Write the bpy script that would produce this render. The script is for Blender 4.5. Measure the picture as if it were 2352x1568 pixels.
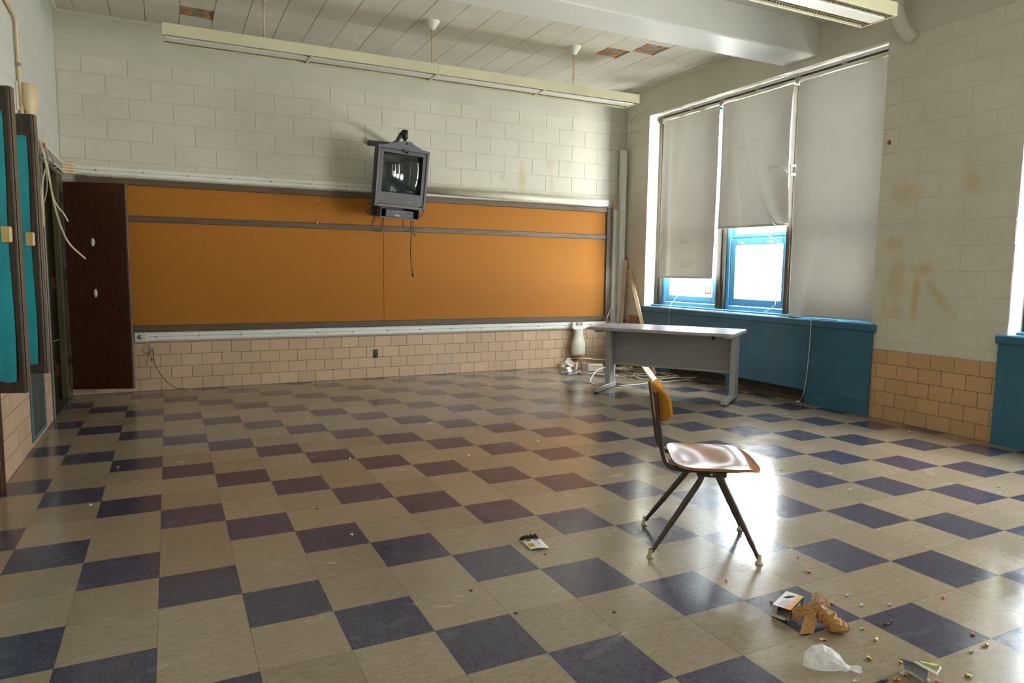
import bpy, bmesh, math, random
from mathutils import Vector, Matrix
random.seed(7)
for o in list(bpy.data.objects): bpy.data.objects.remove(o)
SC = bpy.context.scene
COL = SC.collection

# ---------------------------------------------------------------- camera
FPX = 1586.57
CP = Vector((0.07893, -2.59625, 1.32095))
RR = Vector((0.89607, -0.44374, 0.01197)).normalized()
RD = Vector((-0.03418, -0.09585, -0.99481)).normalized()
RL = RR.cross(RD).normalized()
RD = RL.cross(RR).normalized()
cam = bpy.data.cameras.new('camera'); cam.sensor_width = 36; cam.lens = FPX / 2352 * 36
cam.clip_start = .05; cam.clip_end = 200
co = bpy.data.objects.new('camera', cam); COL.objects.link(co)
m = Matrix.Identity(4)
for r in range(3):
    m[r][0] = RR[r]; m[r][1] = -RD[r]; m[r][2] = -RL[r]; m[r][3] = CP[r]
co.matrix_world = m
SC.camera = co

# ---------------------------------------------------------------- world, exposure
SC.view_settings.view_transform = 'Standard'
SC.view_settings.look = 'None'
SC.view_settings.gamma = 1
SC.view_settings.use_curve_mapping = False
SC.view_settings.exposure = 2.55
w = bpy.data.worlds.new('overcast_sky'); SC.world = w; w.use_nodes = True
bg = w.node_tree.nodes['Background']
# hazy white sky above, pale sunlit ground below the horizon
wt = w.node_tree; tcw = wt.nodes.new('ShaderNodeTexCoord'); spw = wt.nodes.new('ShaderNodeSeparateXYZ'); mrw = wt.nodes.new('ShaderNodeMapRange'); mxw = wt.nodes.new('ShaderNodeMix')
mxw.data_type = 'RGBA'; wt.links.new(tcw.outputs['Generated'], spw.inputs[0]); wt.links.new(spw.outputs[2], mrw.inputs[0])
mrw.inputs[1].default_value = -.06; mrw.inputs[2].default_value = .06; wt.links.new(mrw.outputs[0], mxw.inputs[0])
mxw.inputs[6].default_value = (1.95, 1.88, 1.76, 1); mxw.inputs[7].default_value = (1.12, 1.15, 1.19, 1)
wt.links.new(mxw.outputs[2], bg.inputs[0]); bg.inputs[1].default_value = 6.0
SC.cycles.max_bounces = 10; SC.cycles.diffuse_bounces = 6; SC.cycles.sample_clamp_indirect = 8

XL, XR, YB, ZC, YR = -.845, 5.94, 5.66, 3.80, -4.3

def portal(y0, y1, z0, z1):
    l = bpy.data.lights.new('window_daylight', 'AREA'); l.shape = 'RECTANGLE'
    l.size = z1 - z0; l.size_y = y1 - y0; l.cycles.is_portal = True
    o = bpy.data.objects.new('window_daylight', l); COL.objects.link(o)
    o.location = (6.34, (y0 + y1) / 2, (z0 + z1) / 2); o.rotation_euler = (0, math.pi / 2, 0)
portal(1.68, 5.13, .88, 3.41)
portal(-2.95, .5, .88, 3.41)

# ---------------------------------------------------------------- pixel helpers (2352 x 1568 photo)
def ray(x, y): return RR * ((x - 1176) / FPX) + RD * ((y - 784) / FPX) + RL
def pz(x, y, z=0.): d = ray(x, y); return CP + d * ((z - CP.z) / d.z)
def py_(x, y, Y): d = ray(x, y); return CP + d * ((Y - CP.y) / d.y)
def px_(x, y, X): d = ray(x, y); return CP + d * ((X - CP.x) / d.x)
def ppl(x, y, p, n): d = ray(x, y); n = Vector(n); return CP + d * ((Vector(p) - CP).dot(n) / d.dot(n))
def toPx(P):
    d = Vector(P) - CP; z = d.dot(RL)
    return (d.dot(RR) / z * FPX + 1176, d.dot(RD) / z * FPX + 784, z)

# ---------------------------------------------------------------- materials
class NT:
    def __init__(s, name):
        s.m = bpy.data.materials.new(name); s.m.use_nodes = True
        s.t = s.m.node_tree; s.b = s.t.nodes['Principled BSDF']; s.o = s.t.nodes['Material Output']
    def n(s, typ, **k):
        nd = s.t.nodes.new(typ)
        for a, v in k.items(): setattr(nd, a, v)
        return nd
    def l(s, a, b): s.t.links.new(a, b)
    def val(s, sock, v):
        if isinstance(v, (int, float, tuple, list)):
            sock.default_value = v if not (isinstance(v, (tuple, list)) and len(v) == 3 and sock.type == 'RGBA') else (*v, 1)
        else: s.l(v, sock)
    def math(s, op, a, b=0., c=None):
        nd = s.n('ShaderNodeMath', operation=op); s.val(nd.inputs[0], a); s.val(nd.inputs[1], b)
        if c is not None: s.val(nd.inputs[2], c)
        return nd.outputs[0]
    def mix(s, f, a, b):
        nd = s.n('ShaderNodeMix', data_type='RGBA'); s.val(nd.inputs[0], f); s.val(nd.inputs[6], a); s.val(nd.inputs[7], b)
        return nd.outputs[2]
    def ramp(s, f, lo, hi, a=0., b=1.):
        nd = s.n('ShaderNodeMapRange'); s.val(nd.inputs[0], f); nd.inputs[1].default_value = lo; nd.inputs[2].default_value = hi
        nd.inputs[3].default_value = a; nd.inputs[4].default_value = b
        return nd.outputs[0]
    def coord(s, world=False, scale=(1, 1, 1), rnd=0.):
        if world: v = s.n('ShaderNodeNewGeometry').outputs['Position']
        else: v = s.n('ShaderNodeTexCoord').outputs['Object']
        mp = s.n('ShaderNodeMapping'); s.l(v, mp.inputs[0]); mp.inputs[3].default_value = scale
        if rnd:
            r = s.n('ShaderNodeObjectInfo').outputs['Random']
            x = s.math('MULTIPLY', r, rnd); c = s.n('ShaderNodeCombineXYZ')
            for k in range(3): s.l(x, c.inputs[k])
            s.l(c.outputs[0], mp.inputs[1])
        return mp.outputs[0]
    def noise(s, vec, scale, detail=3., rough=.55, dist=0.):
        nd = s.n('ShaderNodeTexNoise'); s.l(vec, nd.inputs['Vector']); nd.inputs['Scale'].default_value = scale
        nd.inputs['Detail'].default_value = detail; nd.inputs['Roughness'].default_value = rough
        nd.inputs['Distortion'].default_value = dist
        return nd.outputs['Fac']
    def voro(s, vec, scale, rnd=1.):
        nd = s.n('ShaderNodeTexVoronoi'); s.l(vec, nd.inputs['Vector']); nd.inputs['Scale'].default_value = scale
        nd.inputs['Randomness'].default_value = rnd
        return nd.outputs['Distance']
    def bump(s, h, strength, dist):
        nd = s.n('ShaderNodeBump'); s.l(h, nd.inputs['Height']); nd.inputs['Strength'].default_value = strength
        nd.inputs['Distance'].default_value = dist; s.l(nd.outputs[0], s.b.inputs['Normal']); return nd
    def rnd(s): return s.n('ShaderNodeObjectInfo').outputs['Random']

def simple(name, col, rough=.5, metal=0., var=.12, scale=8., world=False, bump=None, spec=.5, objvar=0., stretch=(1, 1, 1)):
    t = NT(name); v = t.coord(world, stretch)
    f = t.noise(v, scale, 4.)
    dark = tuple(c * (1 - var) for c in col); lite = tuple(min(1, c * (1 + var)) for c in col)
    c = t.mix(t.ramp(f, .3, .7), dark, lite)
    if objvar:
        k = t.ramp(t.rnd(), 0, 1, 1 - objvar, 1 + objvar)
        h = t.n('ShaderNodeHueSaturation'); t.l(c, h.inputs['Color']); t.l(k, h.inputs['Value']); c = h.outputs[0]
    t.l(c, t.b.inputs['Base Color'])
    t.b.inputs['Roughness'].default_value = rough; t.b.inputs['Metallic'].default_value = metal
    t.b.inputs['Specular IOR Level'].default_value = spec
    if bump: t.bump(t.noise(v, bump[0], 3.), bump[1], bump[2])
    return t.m

def floor_mat(name, base, dark, lite, streak):
    t = NT(name); v = t.coord(True, (1, 1, 1), 37.); vs = t.coord(True, streak, 53.); vw = t.coord(True)
    c = t.mix(t.ramp(t.noise(vs, 30, 6., .72, .6), .36, .64), dark, base)
    c = t.mix(t.ramp(t.noise(v, 160, 3., .6), .56, .72), c, lite)
    c = t.mix(t.ramp(t.noise(v, 95, 2.), .66, .74, 0, .45), c, tuple(q * .5 for q in base))
    # dusty scuffs left by shoes: own shape, lighter and duller
    sc = t.ramp(t.noise(t.coord(True, (1, 2.3, 1)), 2.7, 6., .68, .8), .56, .80, 0, .42)
    sw = t.ramp(t.noise(t.coord(True, (5, 1.4, 1)), 9, 5., .7, 1.2), .58, .80, 0, .30)
    sc = t.math('MAXIMUM', sc, sw)
    dust = tuple(q * .55 + .17 for q in lite)
    c = t.mix(sc, c, dust)
    k = t.ramp(t.rnd(), 0, 1, .90, 1.10)
    h = t.n('ShaderNodeHueSaturation'); t.l(c, h.inputs['Color']); t.l(k, h.inputs['Value'])
    t.l(h.outputs[0], t.b.inputs['Base Color'])
    r = t.ramp(t.noise(vw, 3.2, 5., .6), .3, .7, .13, .24)
    t.l(t.math('ADD', r, t.math('MULTIPLY', sc, .35)), t.b.inputs['Roughness'])
    t.b.inputs['Specular IOR Level'].default_value = .5
    t.bump(t.noise(vw, 26, 3., .5), .12, .002)
    return t.m
M = {}
M['tile_beige'] = floor_mat('beige_vinyl_tile', (.335, .268, .190), (.25, .195, .135), (.385, .32, .24), (1, 2.6, 1))
M['tile_purple'] = floor_mat('purple_vinyl_tile', (.072, .069, .112), (.038, .036, .064), (.135, .13, .18), (2.4, 1, 1))

def block_mat(name, col, stains, axis):
    t = NT(name); v = t.coord(True)
    c = t.mix(t.ramp(t.noise(v, 1.7, 5.), .3, .7), tuple(q * .93 for q in col), tuple(q * 1.05 for q in col))
    # drips of yellowed dirt, each where it is on the wall
    sep = t.n('ShaderNodeSeparateXYZ'); t.l(v, sep.inputs[0])
    ho = sep.outputs[0] if axis == 'x' else sep.outputs[1]; ve = sep.outputs[2]
    wob = t.math('MULTIPLY', t.math('SUBTRACT', t.noise(v, 7, 4.), .5), 1.6)
    tot = None
    for (h0, z0, rh, rz, tilt, amt) in stains:
        dz = t.math('SUBTRACT', ve, z0)
        dh = t.math('ADD', t.math('SUBTRACT', ho, h0), t.math('MULTIPLY', dz, tilt))
        a = t.math('DIVIDE', dh, rh); b = t.math('DIVIDE', dz, rz)
        d = t.math('SQRT', t.math('ADD', t.math('MULTIPLY', a, a), t.math('MULTIPLY', b, b)))
        f = t.ramp(t.math('ADD', d, wob), 1.15, .35, 0, amt)
        tot = f if tot is None else t.math('MAXIMUM', tot, f)
    if tot is not None: c = t.mix(tot, c, (.60, .46, .17))
    pits = t.ramp(t.voro(v, 42), .10, .05)
    pits = t.math('MULTIPLY', pits, t.ramp(t.noise(v, 9, 3.), .56, .64))
    c = t.mix(t.math('MULTIPLY', pits, .75), c, (.16, .15, .12))
    t.l(c, t.b.inputs['Base Color']); t.b.inputs['Roughness'].default_value = .62
    hgt = t.math('SUBTRACT', t.noise(v, 62, 4., .7), t.math('MULTIPLY', pits, .8))
    t.bump(hgt, .8, .010)
    return t.m
CW = (.70, .67, .575)
M['block_back'] = block_mat('painted_block_back', CW, [(4.30, 2.55, .05, .24, .05, .55), (4.02, 2.55, .05, .10, 0, .4), (4.72, 2.75, .10, .10, 0, .35), (4.75, 2.5, .04, .16, 0, .4), (1.55, 2.75, .12, .08, 0, .2), (5.0, 2.75, .05, .1, 0, .3)], 'x')
M['block_right'] = block_mat('painted_block_right', CW, [(1.27, 1.15, .045, .26, .04, .75), (1.22, 1.38, .10, .07, 0, .6), (1.07, 1.15, .06, .16, -.75, .65), (1.46, 1.28, .10, .26, 0, .5), (1.5, 1.62, .12, .07, 0, .45), (1.42, 2.05, .16, .14, 0, .45), (.85, 2.1, .10, .14, 0, .5), (1.45, 1.0, .08, .08, 0, .45), (1.55, 1.0, .05, .3, 0, .25)], 'y')
M['block_left'] = block_mat('painted_block_left', (.62, .63, .58), [], 'y')
def brick_mat(name, col, rough):
    t = NT(name); v = t.coord(True); r = t.rnd()
    c = t.mix(t.ramp(t.noise(v, 130, 3.), .38, .7), tuple(q * .88 for q in col), tuple(min(1, q * 1.08) for q in col))
    h = t.n('ShaderNodeHueSaturation'); t.l(c, h.inputs['Color']); t.l(t.ramp(r, 0, 1, .92, 1.07), h.inputs['Value'])
    t.l(h.outputs[0], t.b.inputs['Base Color'])
    t.l(t.ramp(t.noise(v, 11, 3.), .3, .7, rough * 1.25, rough * 1.45), t.b.inputs['Roughness'])
    t.bump(t.noise(v, 60, 3.), .2, .002)
    return t.m
M['brick'] = brick_mat('glazed_tan_tile', (.64, .45, .295), .22)
M['brick_right'] = brick_mat('matte_tan_tile', (.62, .385, .19), .5)
M['mortar'] = simple('dark_mortar', (.20, .165, .12), .9)
M['plaster'] = simple('cream_plaster', (.62, .60, .52), .6, var=.05, scale=2., world=True, bump=(60, .25, .003))
M['plaster_cool'] = simple('white_gloss_paint', (.68, .69, .66), .38, var=.05, scale=2., world=True, bump=(70, .3, .003))

def ceil_mat():
    t = NT('perforated_ceiling_tile'); v = t.coord(True); mp = t.coord(True, (1, 1, 0))
    c = t.mix(t.ramp(t.noise(v, 1.3, 4., .5), .3, .7), (.62, .585, .50), (.70, .67, .58))
    holes = t.ramp(t.voro(mp, 79, 0.), .23, .17)
    c = t.mix(t.math('MULTIPLY', holes, .6), c, (.2, .18, .14))
    h = t.n('ShaderNodeHueSaturation'); t.l(c, h.inputs['Color']); t.l(t.ramp(t.rnd(), 0, 1, .94, 1.04), h.inputs['Value'])
    t.l(h.outputs[0], t.b.inputs['Base Color']); t.b.inputs['Roughness'].default_value = .8
    return t.m
M['ceil'] = ceil_mat()
M['ceil_base'] = simple('dark_ceiling_base', (.27, .225, .17), .9, var=.35, scale=20)
M['glue'] = simple('orange_brown_adhesive', (.50, .20, .05), .8, var=.4, scale=30, bump=(60, .5, .01))
M['trim_white'] = simple('white_trim_paint', (.68, .65, .56), .5, var=.05)
M['brown_frame'] = simple('brown_wood_frame', (.115, .075, .045), .4, var=.3, scale=6, stretch=(1, 8, 8))

def cork_mat():
    t = NT('amber_cork'); v = t.coord(True)
    c = t.mix(t.ramp(t.noise(v, 220, 3., .7), .34, .68), (.265, .090, .004), (.56, .212, .012))
    c = t.mix(t.ramp(t.noise(v, 1.1, 4.), .3, .75, 0, .35), c, (.43, .152, .007))
    t.l(c, t.b.inputs['Base Color']); t.b.inputs['Roughness'].default_value = .75
    t.bump(t.noise(v, 240, 2.), .3, .002)
    return t.m
M['cork'] = cork_mat()
M['cream_metal'] = simple('cream_enamel_metal', (.68, .65, .53), .38, var=.06)
M['cream_old'] = simple('yellowed_cream_plastic', (.64, .52, .32), .3, var=.1)
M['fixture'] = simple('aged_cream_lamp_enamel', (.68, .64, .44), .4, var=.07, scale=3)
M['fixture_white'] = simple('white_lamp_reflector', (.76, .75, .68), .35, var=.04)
M['louver'] = simple('brown_shadowed_louver', (.30, .25, .15), .5)  # aged brown, darkened further to paint the shade inside the lamp housing
M['blue'] = simple('blue_gloss_paint', (.040, .145, .235), .30, var=.14, scale=4, world=True, bump=(35, .25, .003))
M['blue_win'] = simple('blue_window_paint', (.095, .33, .52), .35, var=.08, scale=5, world=True)
M['blue_vent'] = simple('blue_grey_metal', (.085, .135, .145), .45, var=.12)
M['bronze'] = simple('bronze_brown_mullion', (.050, .038, .024), .5, var=.2, scale=10)
M['black'] = simple('black_plastic', (.016, .016, .017), .42, var=.2)
M['dark_slot'] = simple('dark_metal_slot', (.055, .045, .035), .7, var=.2)
M['tv_plastic'] = simple('charcoal_violet_tv_plastic', (.030, .029, .037), .42, var=.12, bump=(300, .15, .001))
M['tv_cage'] = simple('grey_violet_metal_cage', (.066, .060, .084), .42, var=.08, bump=(200, .1, .001))
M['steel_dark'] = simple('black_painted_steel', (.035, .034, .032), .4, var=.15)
M['walnut'] = simple('dark_walnut_veneer', (.056, .017, .005), .36, var=.45, scale=7, stretch=(9, 9, .8))
M['walnut_edge'] = simple('walnut_edge', (.13, .075, .045), .35, var=.2, stretch=(4, 4, .6))
M['olive'] = simple('olive_brown_jamb', (.085, .070, .028), .45, var=.3, scale=6, stretch=(6, 6, .7))
M['copper'] = simple('bare_orange_wood', (.36, .155, .06), .6, var=.25, scale=30)
M['lilac_metal'] = simple('grey_metal_edge', (.30, .275, .265), .35, metal=.3)
M['bead'] = simple('dull_grey_brown_metal', (.17, .145, .125), .4, metal=.2)
M['panel_dark'] = simple('dark_olive_brown_veneer', (.034, .023, .010), .42, var=.4, scale=7, stretch=(9, 9, .8))
M['panel_edge'] = simple('brown_veneer_edge', (.075, .045, .026), .36, var=.2, stretch=(4, 4, .6))
M['vent_dark'] = simple('dark_grey_green_metal', (.050, .066, .060), .45, var=.12)
M['teal'] = simple('teal_paper', (.0, .30, .36), .42, var=.18, scale=5, bump=(9, .35, .02))
M['brass'] = simple('pale_brass', (.56, .40, .16), .35, metal=.5)
M['white_enamel'] = simple('white_enamel', (.80, .80, .77), .25, var=.04)
M['steel'] = simple('bright_steel', (.62, .62, .60), .28, metal=1., var=.05)
M['grey_top'] = simple('grey_speckled_laminate', (.33, .31, .33), .26, var=.1, scale=250)
M['grey_panel'] = simple('grey_modesty_panel', (.36, .335, .33), .5, var=.15, scale=160)
M['grey_steel'] = simple('silver_grey_painted_steel', (.40, .405, .39), .35, metal=.25, var=.06)
M['chair_steel'] = simple('dark_brown_tubing', (.075, .055, .042), .3, metal=.3, var=.12)
def ply_mat(name, a, b, sx):
    t = NT(name); v = t.coord(False, sx); v1 = t.coord(False)
    c = t.mix(t.ramp(t.noise(v, 14, 5., .6, .5), .3, .7), a, b)
    c = t.mix(t.ramp(t.noise(v1, 12, 4.), .62, .80, 0, .25), c, tuple(q * .5 for q in a))
    t.l(c, t.b.inputs['Base Color']); t.b.inputs['Roughness'].default_value = .17; t.b.inputs['Specular IOR Level'].default_value = .11
    return t.m
M['ply'] = ply_mat('worn_varnished_plywood', (.27, .105, .036), (.40, .175, .066), (1, 9, 9))
M['ply_back'] = ply_mat('amber_varnished_plywood', (.45, .18, .02), (.62, .28, .04), (9, 1, 9))
M['ply_edge'] = simple('plywood_edge', (.40, .19, .05), .5, var=.2, scale=40)
def shade_mat():
    t = NT('white_vinyl_shade'); v = t.coord(True)
    c = t.mix(t.ramp(t.noise(v, 2.2, 4.), .3, .7), (.54, .53, .50), (.60, .59, .555))
    sep = t.n('ShaderNodeSeparateXYZ'); t.l(v, sep.inputs[0])
    wob = t.math('MULTIPLY', t.math('SUBTRACT', t.noise(v, 8, 4.), .5), 1.7)
    tot = None
    for (y0, z0, ry, rz, amt) in [(4.40, 1.42, .16, .035, .6), (4.33, 1.46, .20, .03, .5), (4.42, 1.72, .12, .03, .35), (3.48, 2.75, .10, .03, .3), (3.25, 2.82, .1, .012, .3)]:
        a = t.math('DIVIDE', t.math('SUBTRACT', sep.outputs[1], y0), ry); b = t.math('DIVIDE', t.math('SUBTRACT', sep.outputs[2], z0), rz)
        f = t.ramp(t.math('ADD', t.math('SQRT', t.math('ADD', t.math('MULTIPLY', a, a), t.math('MULTIPLY', b, b))), wob), 1.1, .3, 0, amt)
        tot = f if tot is None else t.math('MAXIMUM', tot, f)
    c = t.mix(tot, c, (.46, .35, .13))
    t.l(c, t.b.inputs['Base Color']); t.b.inputs['Roughness'].default_value = .55
    tr = t.n('ShaderNodeBsdfTranslucent'); tr.inputs[0].default_value = (.9, .88, .8, 1)
    mx = t.n('ShaderNodeMixShader'); mx.inputs[0].default_value = .006
    t.l(t.b.outputs[0], mx.inputs[1]); t.l(tr.outputs[0], mx.inputs[2]); t.l(mx.outputs[0], t.o.inputs[0])
    t.bump(t.noise(t.coord(True, (1, 1, .35)), 5, 3.), .25, .03)
    return t.m
M['shade'] = shade_mat()
def clear_mat(name, fac, tint=(1, 1, 1), rough=.02):
    t = NT(name); tr = t.n('ShaderNodeBsdfTransparent'); tr.inputs[0].default_value = (*tint, 1)
    gl = t.n('ShaderNodeBsdfGlossy'); gl.inputs['Roughness'].default_value = rough
    ns = t.ramp(t.noise(t.coord(), 3, 2.), .3, .7, fac * .8, fac * 1.2)
    mx = t.n('ShaderNodeMixShader'); t.l(ns, mx.inputs[0])
    t.l(tr.outputs[0], mx.inputs[1]); t.l(gl.outputs[0], mx.inputs[2]); t.l(mx.outputs[0], t.o.inputs[0])
    return t.m
M['glass'] = clear_mat('window_glass', .06, (.97, .99, .98))
M['clear_bag'] = clear_mat('clear_zip_bag', .16, (.93, .95, .96), .12)
M['crt'] = simple('dark_crt_glass', (.018, .026, .024), .04, var=.05, spec=.8)
def film_mat():
    t = NT('milky_plastic_film'); v = t.coord()
    t.b.inputs['Base Color'].default_value = (.86, .86, .84, 1); t.b.inputs['Roughness'].default_value = .25
    tl = t.n('ShaderNodeBsdfTranslucent'); tl.inputs[0].default_value = (.9, .9, .88, 1)
    m1 = t.n('ShaderNodeMixShader'); m1.inputs[0].default_value = .45
    t.l(t.b.outputs[0], m1.inputs[1]); t.l(tl.outputs[0], m1.inputs[2])
    tr = t.n('ShaderNodeBsdfTransparent'); m2 = t.n('ShaderNodeMixShader')
    t.l(t.ramp(t.noise(v, 30, 4.), .3, .7, .2, .6), m2.inputs[0])
    t.l(m1.outputs[0], m2.inputs[1]); t.l(tr.outputs[0], m2.inputs[2]); t.l(m2.outputs[0], t.o.inputs[0])
    t.bump(t.noise(v, 40, 3.), .5, .01)
    return t.m
M['film'] = film_mat()
M['kraft'] = simple('crumpled_kraft_paper', (.50, .275, .105), .7, var=.2, scale=25, bump=(120, .2, .002))
M['kraft_pale'] = simple('pale_paper_inside', (.66, .50, .36), .7, var=.1, scale=25)
M['card_grey'] = simple('grey_white_carton_inside', (.58, .55, .49), .75, var=.06)
M['navy'] = simple('navy_print', (.02, .028, .045), .7, spec=.2)
def box_print():
    t = NT('orange_white_box_print'); v = t.coord()
    sep = t.n('ShaderNodeSeparateXYZ'); t.l(v, sep.inputs[0])
    f = t.math('ADD', t.math('MULTIPLY', sep.outputs[0], 9.), t.math('MULTIPLY', sep.outputs[1], -1.2))
    f = t.math('ADD', f, t.math('MULTIPLY', t.math('SUBTRACT', t.noise(v, 30, 2.), .5), .25))
    c = t.mix(t.ramp(f, -.08, .24), (.74, .70, .68), (.76, .33, .03))
    t.l(c, t.b.inputs['Base Color']); t.b.inputs['Roughness'].default_value = .25
    return t.m
M['box_print'] = box_print()
M['lilac_print'] = simple('lilac_print', (.42, .38, .46), .3, var=.25, scale=90, stretch=(1, 8, 1))
M['white_paper'] = simple('white_card', (.78, .77, .74), .5, var=.03)
M['photo_dark'] = simple('dark_print', (.10, .11, .13), .5, var=.8, scale=120)
M['photo_violet'] = simple('violet_print', (.25, .21, .36), .5, var=.7, scale=120)
M['photo_orange'] = simple('orange_print', (.60, .29, .03), .5, var=.5, scale=120)
M['print_faint'] = simple('faint_grey_print', (.55, .54, .56), .5, var=.2, scale=200)
M['char'] = simple('charred_black', (.02, .012, .010), .9, var=.5, scale=90)
M['gold'] = simple('brass_shell', (.55, .36, .07), .25, metal=.9)
M['cap_white'] = simple('white_plastic_tip', (.78, .76, .68), .35)
M['cap_pink'] = simple('pink_plastic_tip', (.88, .30, .30), .35)
M['cap_blue'] = simple('blue_plastic_tip', (.16, .34, .46), .35)
M['cap_grey'] = simple('grey_plastic_tip', (.16, .17, .18), .4)
M['grey_card'] = simple('slate_grey_plastic', (.34, .355, .41), .45, var=.1)
M['lime'] = simple('lime_label', (.52, .72, .02), .5, var=.1)
M['sticker_red'] = simple('red_sticker', (.75, .06, .05), .5)
M['cable_cream'] = simple('cream_cable', (.62, .55, .40), .45)
M['cable_grey'] = simple('grey_cable', (.30, .29, .26), .5)
M['cable_white'] = simple('white_cable', (.75, .73, .66), .4)
M['cable_green'] = simple('green_wire', (.07, .12, .07), .5)
M['cable_red'] = simple('red_plastic', (.60, .04, .03), .5)
M['cable_brown'] = simple('brown_wire', (.22, .10, .05), .5)
M['wood_pale'] = simple('pale_timber_strip', (.58, .44, .26), .55, var=.15, scale=9, stretch=(6, 6, .8))
M['cardboard'] = simple('brown_cardboard', (.38, .19, .08), .75, var=.2)
M['string'] = simple('white_string', (.75, .73, .68), .7)
M['flake'] = simple('dark_flake', (.05, .035, .025), .8)

# ---------------------------------------------------------------- mesh helpers
class MB:
    def __init__(s): s.v = []; s.f = []; s.sm = []
    def add(s, vs, fs, smooth=False):
        b = len(s.v); s.v += [tuple(p) for p in vs]
        for f in fs: s.f.append(tuple(i + b for i in f)); s.sm.append(smooth)
        return s
    def box(s, a, b, bev=0., mtx=None):
        x0, y0, z0 = [min(p, q) for p, q in zip(a, b)]; x1, y1, z1 = [max(p, q) for p, q in zip(a, b)]
        if bev <= 0:
            vs = [(x0, y0, z0), (x1, y0, z0), (x1, y1, z0), (x0, y1, z0), (x0, y0, z1), (x1, y0, z1), (x1, y1, z1), (x0, y1, z1)]
            fs = [(3, 2, 1, 0), (4, 5, 6, 7), (0, 1, 5, 4), (1, 2, 6, 5), (2, 3, 7, 6), (3, 0, 4, 7)]
        else:
            bm = bmesh.new(); bmesh.ops.create_cube(bm, size=1)
            for v in bm.verts: v.co = Vector(((x0 + x1) / 2 + v.co.x * (x1 - x0), (y0 + y1) / 2 + v.co.y * (y1 - y0), (z0 + z1) / 2 + v.co.z * (z1 - z0)))
            bmesh.ops.bevel(bm, geom=bm.edges[:], offset=bev, segments=1, affect='EDGES')
            bm.verts.index_update(); vs = [tuple(v.co) for v in bm.verts]; fs = [tuple(v.index for v in f.verts) for f in bm.faces]; bm.free()
        if mtx is not None: vs = [tuple(mtx @ Vector(p)) for p in vs]
        return s.add(vs, fs)
    def tube(s, path, r, n=8, cap=True, smooth=True, flat=1.):
        path = [Vector(p) for p in path]; k = len(path)
        rs = [r] * k if isinstance(r, (int, float)) else list(r)
        vs = []; up = None
        for i, p in enumerate(path):
            t = (path[min(i + 1, k - 1)] - path[max(i - 1, 0)]).normalized()
            if up is None:
                up = Vector((0, 0, 1)) if abs(t.z) < .9 else Vector((1, 0, 0))
            a = t.cross(up)
            if a.length < 1e-6: a = t.cross(Vector((0, 1, 0)))
            a.normalize(); b = a.cross(t).normalized(); up = b
            for j in range(n):
                an = 2 * math.pi * j / n
                vs.append(p + a * math.cos(an) * rs[i] + b * math.sin(an) * rs[i] * flat)
        fs = [(i * n + j, i * n + (j + 1) % n, (i + 1) * n + (j + 1) % n, (i + 1) * n + j) for i in range(k - 1) for j in range(n)]
        s.add(vs, fs, smooth)
        if cap:
            b = len(s.v) - k * n
            s.f.append(tuple(b + j for j in range(n))[::-1]); s.sm.append(False)
            s.f.append(tuple(b + (k - 1) * n + j for j in range(n))); s.sm.append(False)
        return s
    def lathe(s, prof, n=20, mtx=None, smooth=True, a0=0., a1=2 * math.pi):
        full = abs(a1 - a0 - 2 * math.pi) < 1e-6; m_ = n if full else n + 1
        vs = []
        for r, z in prof:
            for j in range(m_):
                an = a0 + (a1 - a0) * j / n
                p = Vector((r * math.cos(an), r * math.sin(an), z)); vs.append(mtx @ p if mtx is not None else p)
        fs = []
        for i in range(len(prof) - 1):
            for j in range(n):
                q = (j + 1) % m_
                fs.append((i * m_ + j, i * m_ + q, (i + 1) * m_ + q, (i + 1) * m_ + j))
        return s.add(vs, fs, smooth)
    def prism(s, outline, h, mtx):   # outline in local xy, extruded along local z
        n = len(outline)
        vs = [mtx @ Vector((x, y, 0)) for x, y in outline] + [mtx @ Vector((x, y, h)) for x, y in outline]
        fs = [tuple(range(n))[::-1], tuple(range(n, 2 * n))] + [(i, (i + 1) % n, n + (i + 1) % n, n + i) for i in range(n)]
        return s.add(vs, fs)
    def grid(s, fn, nu, nv, smooth=True, thick=0.):
        vs = [Vector(fn(i / nu, j / nv)) for j in range(nv + 1) for i in range(nu + 1)]
        q = nu + 1
        fs = [(j * q + i, j * q + i + 1, (j + 1) * q + i + 1, (j + 1) * q + i) for j in range(nv) for i in range(nu)]
        if not thick: return s.add(vs, fs, smooth)
        nr = [Vector() for _ in vs]
        for f in fs:
            nn = (vs[f[1]] - vs[f[0]]).cross(vs[f[3]] - vs[f[0]])
            for i in f: nr[i] += nn
        k = len(vs); vs2 = [v - nn.normalized() * thick if nn.length else v for v, nn in zip(vs, nr)]
        s.add(vs + vs2, fs + [tuple(i + k for i in f[::-1]) for f in fs], smooth)
        rim = [i for i in range(nu)] + [nu + j * q for j in range(nv)] + [nv * q + i for i in range(nu, 0, -1)] + [j * q for j in range(nv, 0, -1)]
        b = len(s.v) - 2 * k
        for a in range(len(rim)):
            i0, i1 = rim[a], rim[(a + 1) % len(rim)]
            s.f.append((b + i1, b + i0, b + k + i0, b + k + i1)); s.sm.append(False)
        return s
    def mesh(s, name, mat):
        me = bpy.data.meshes.new(name); me.from_pydata(s.v, [], s.f); me.update()
        me.polygons.foreach_set('use_smooth', s.sm)
        if mat: me.materials.append(M[mat])
        return me
    def build(s, name, mat, parent=None, label=None):
        return link(name, s.mesh(name, mat), parent, label)

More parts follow.
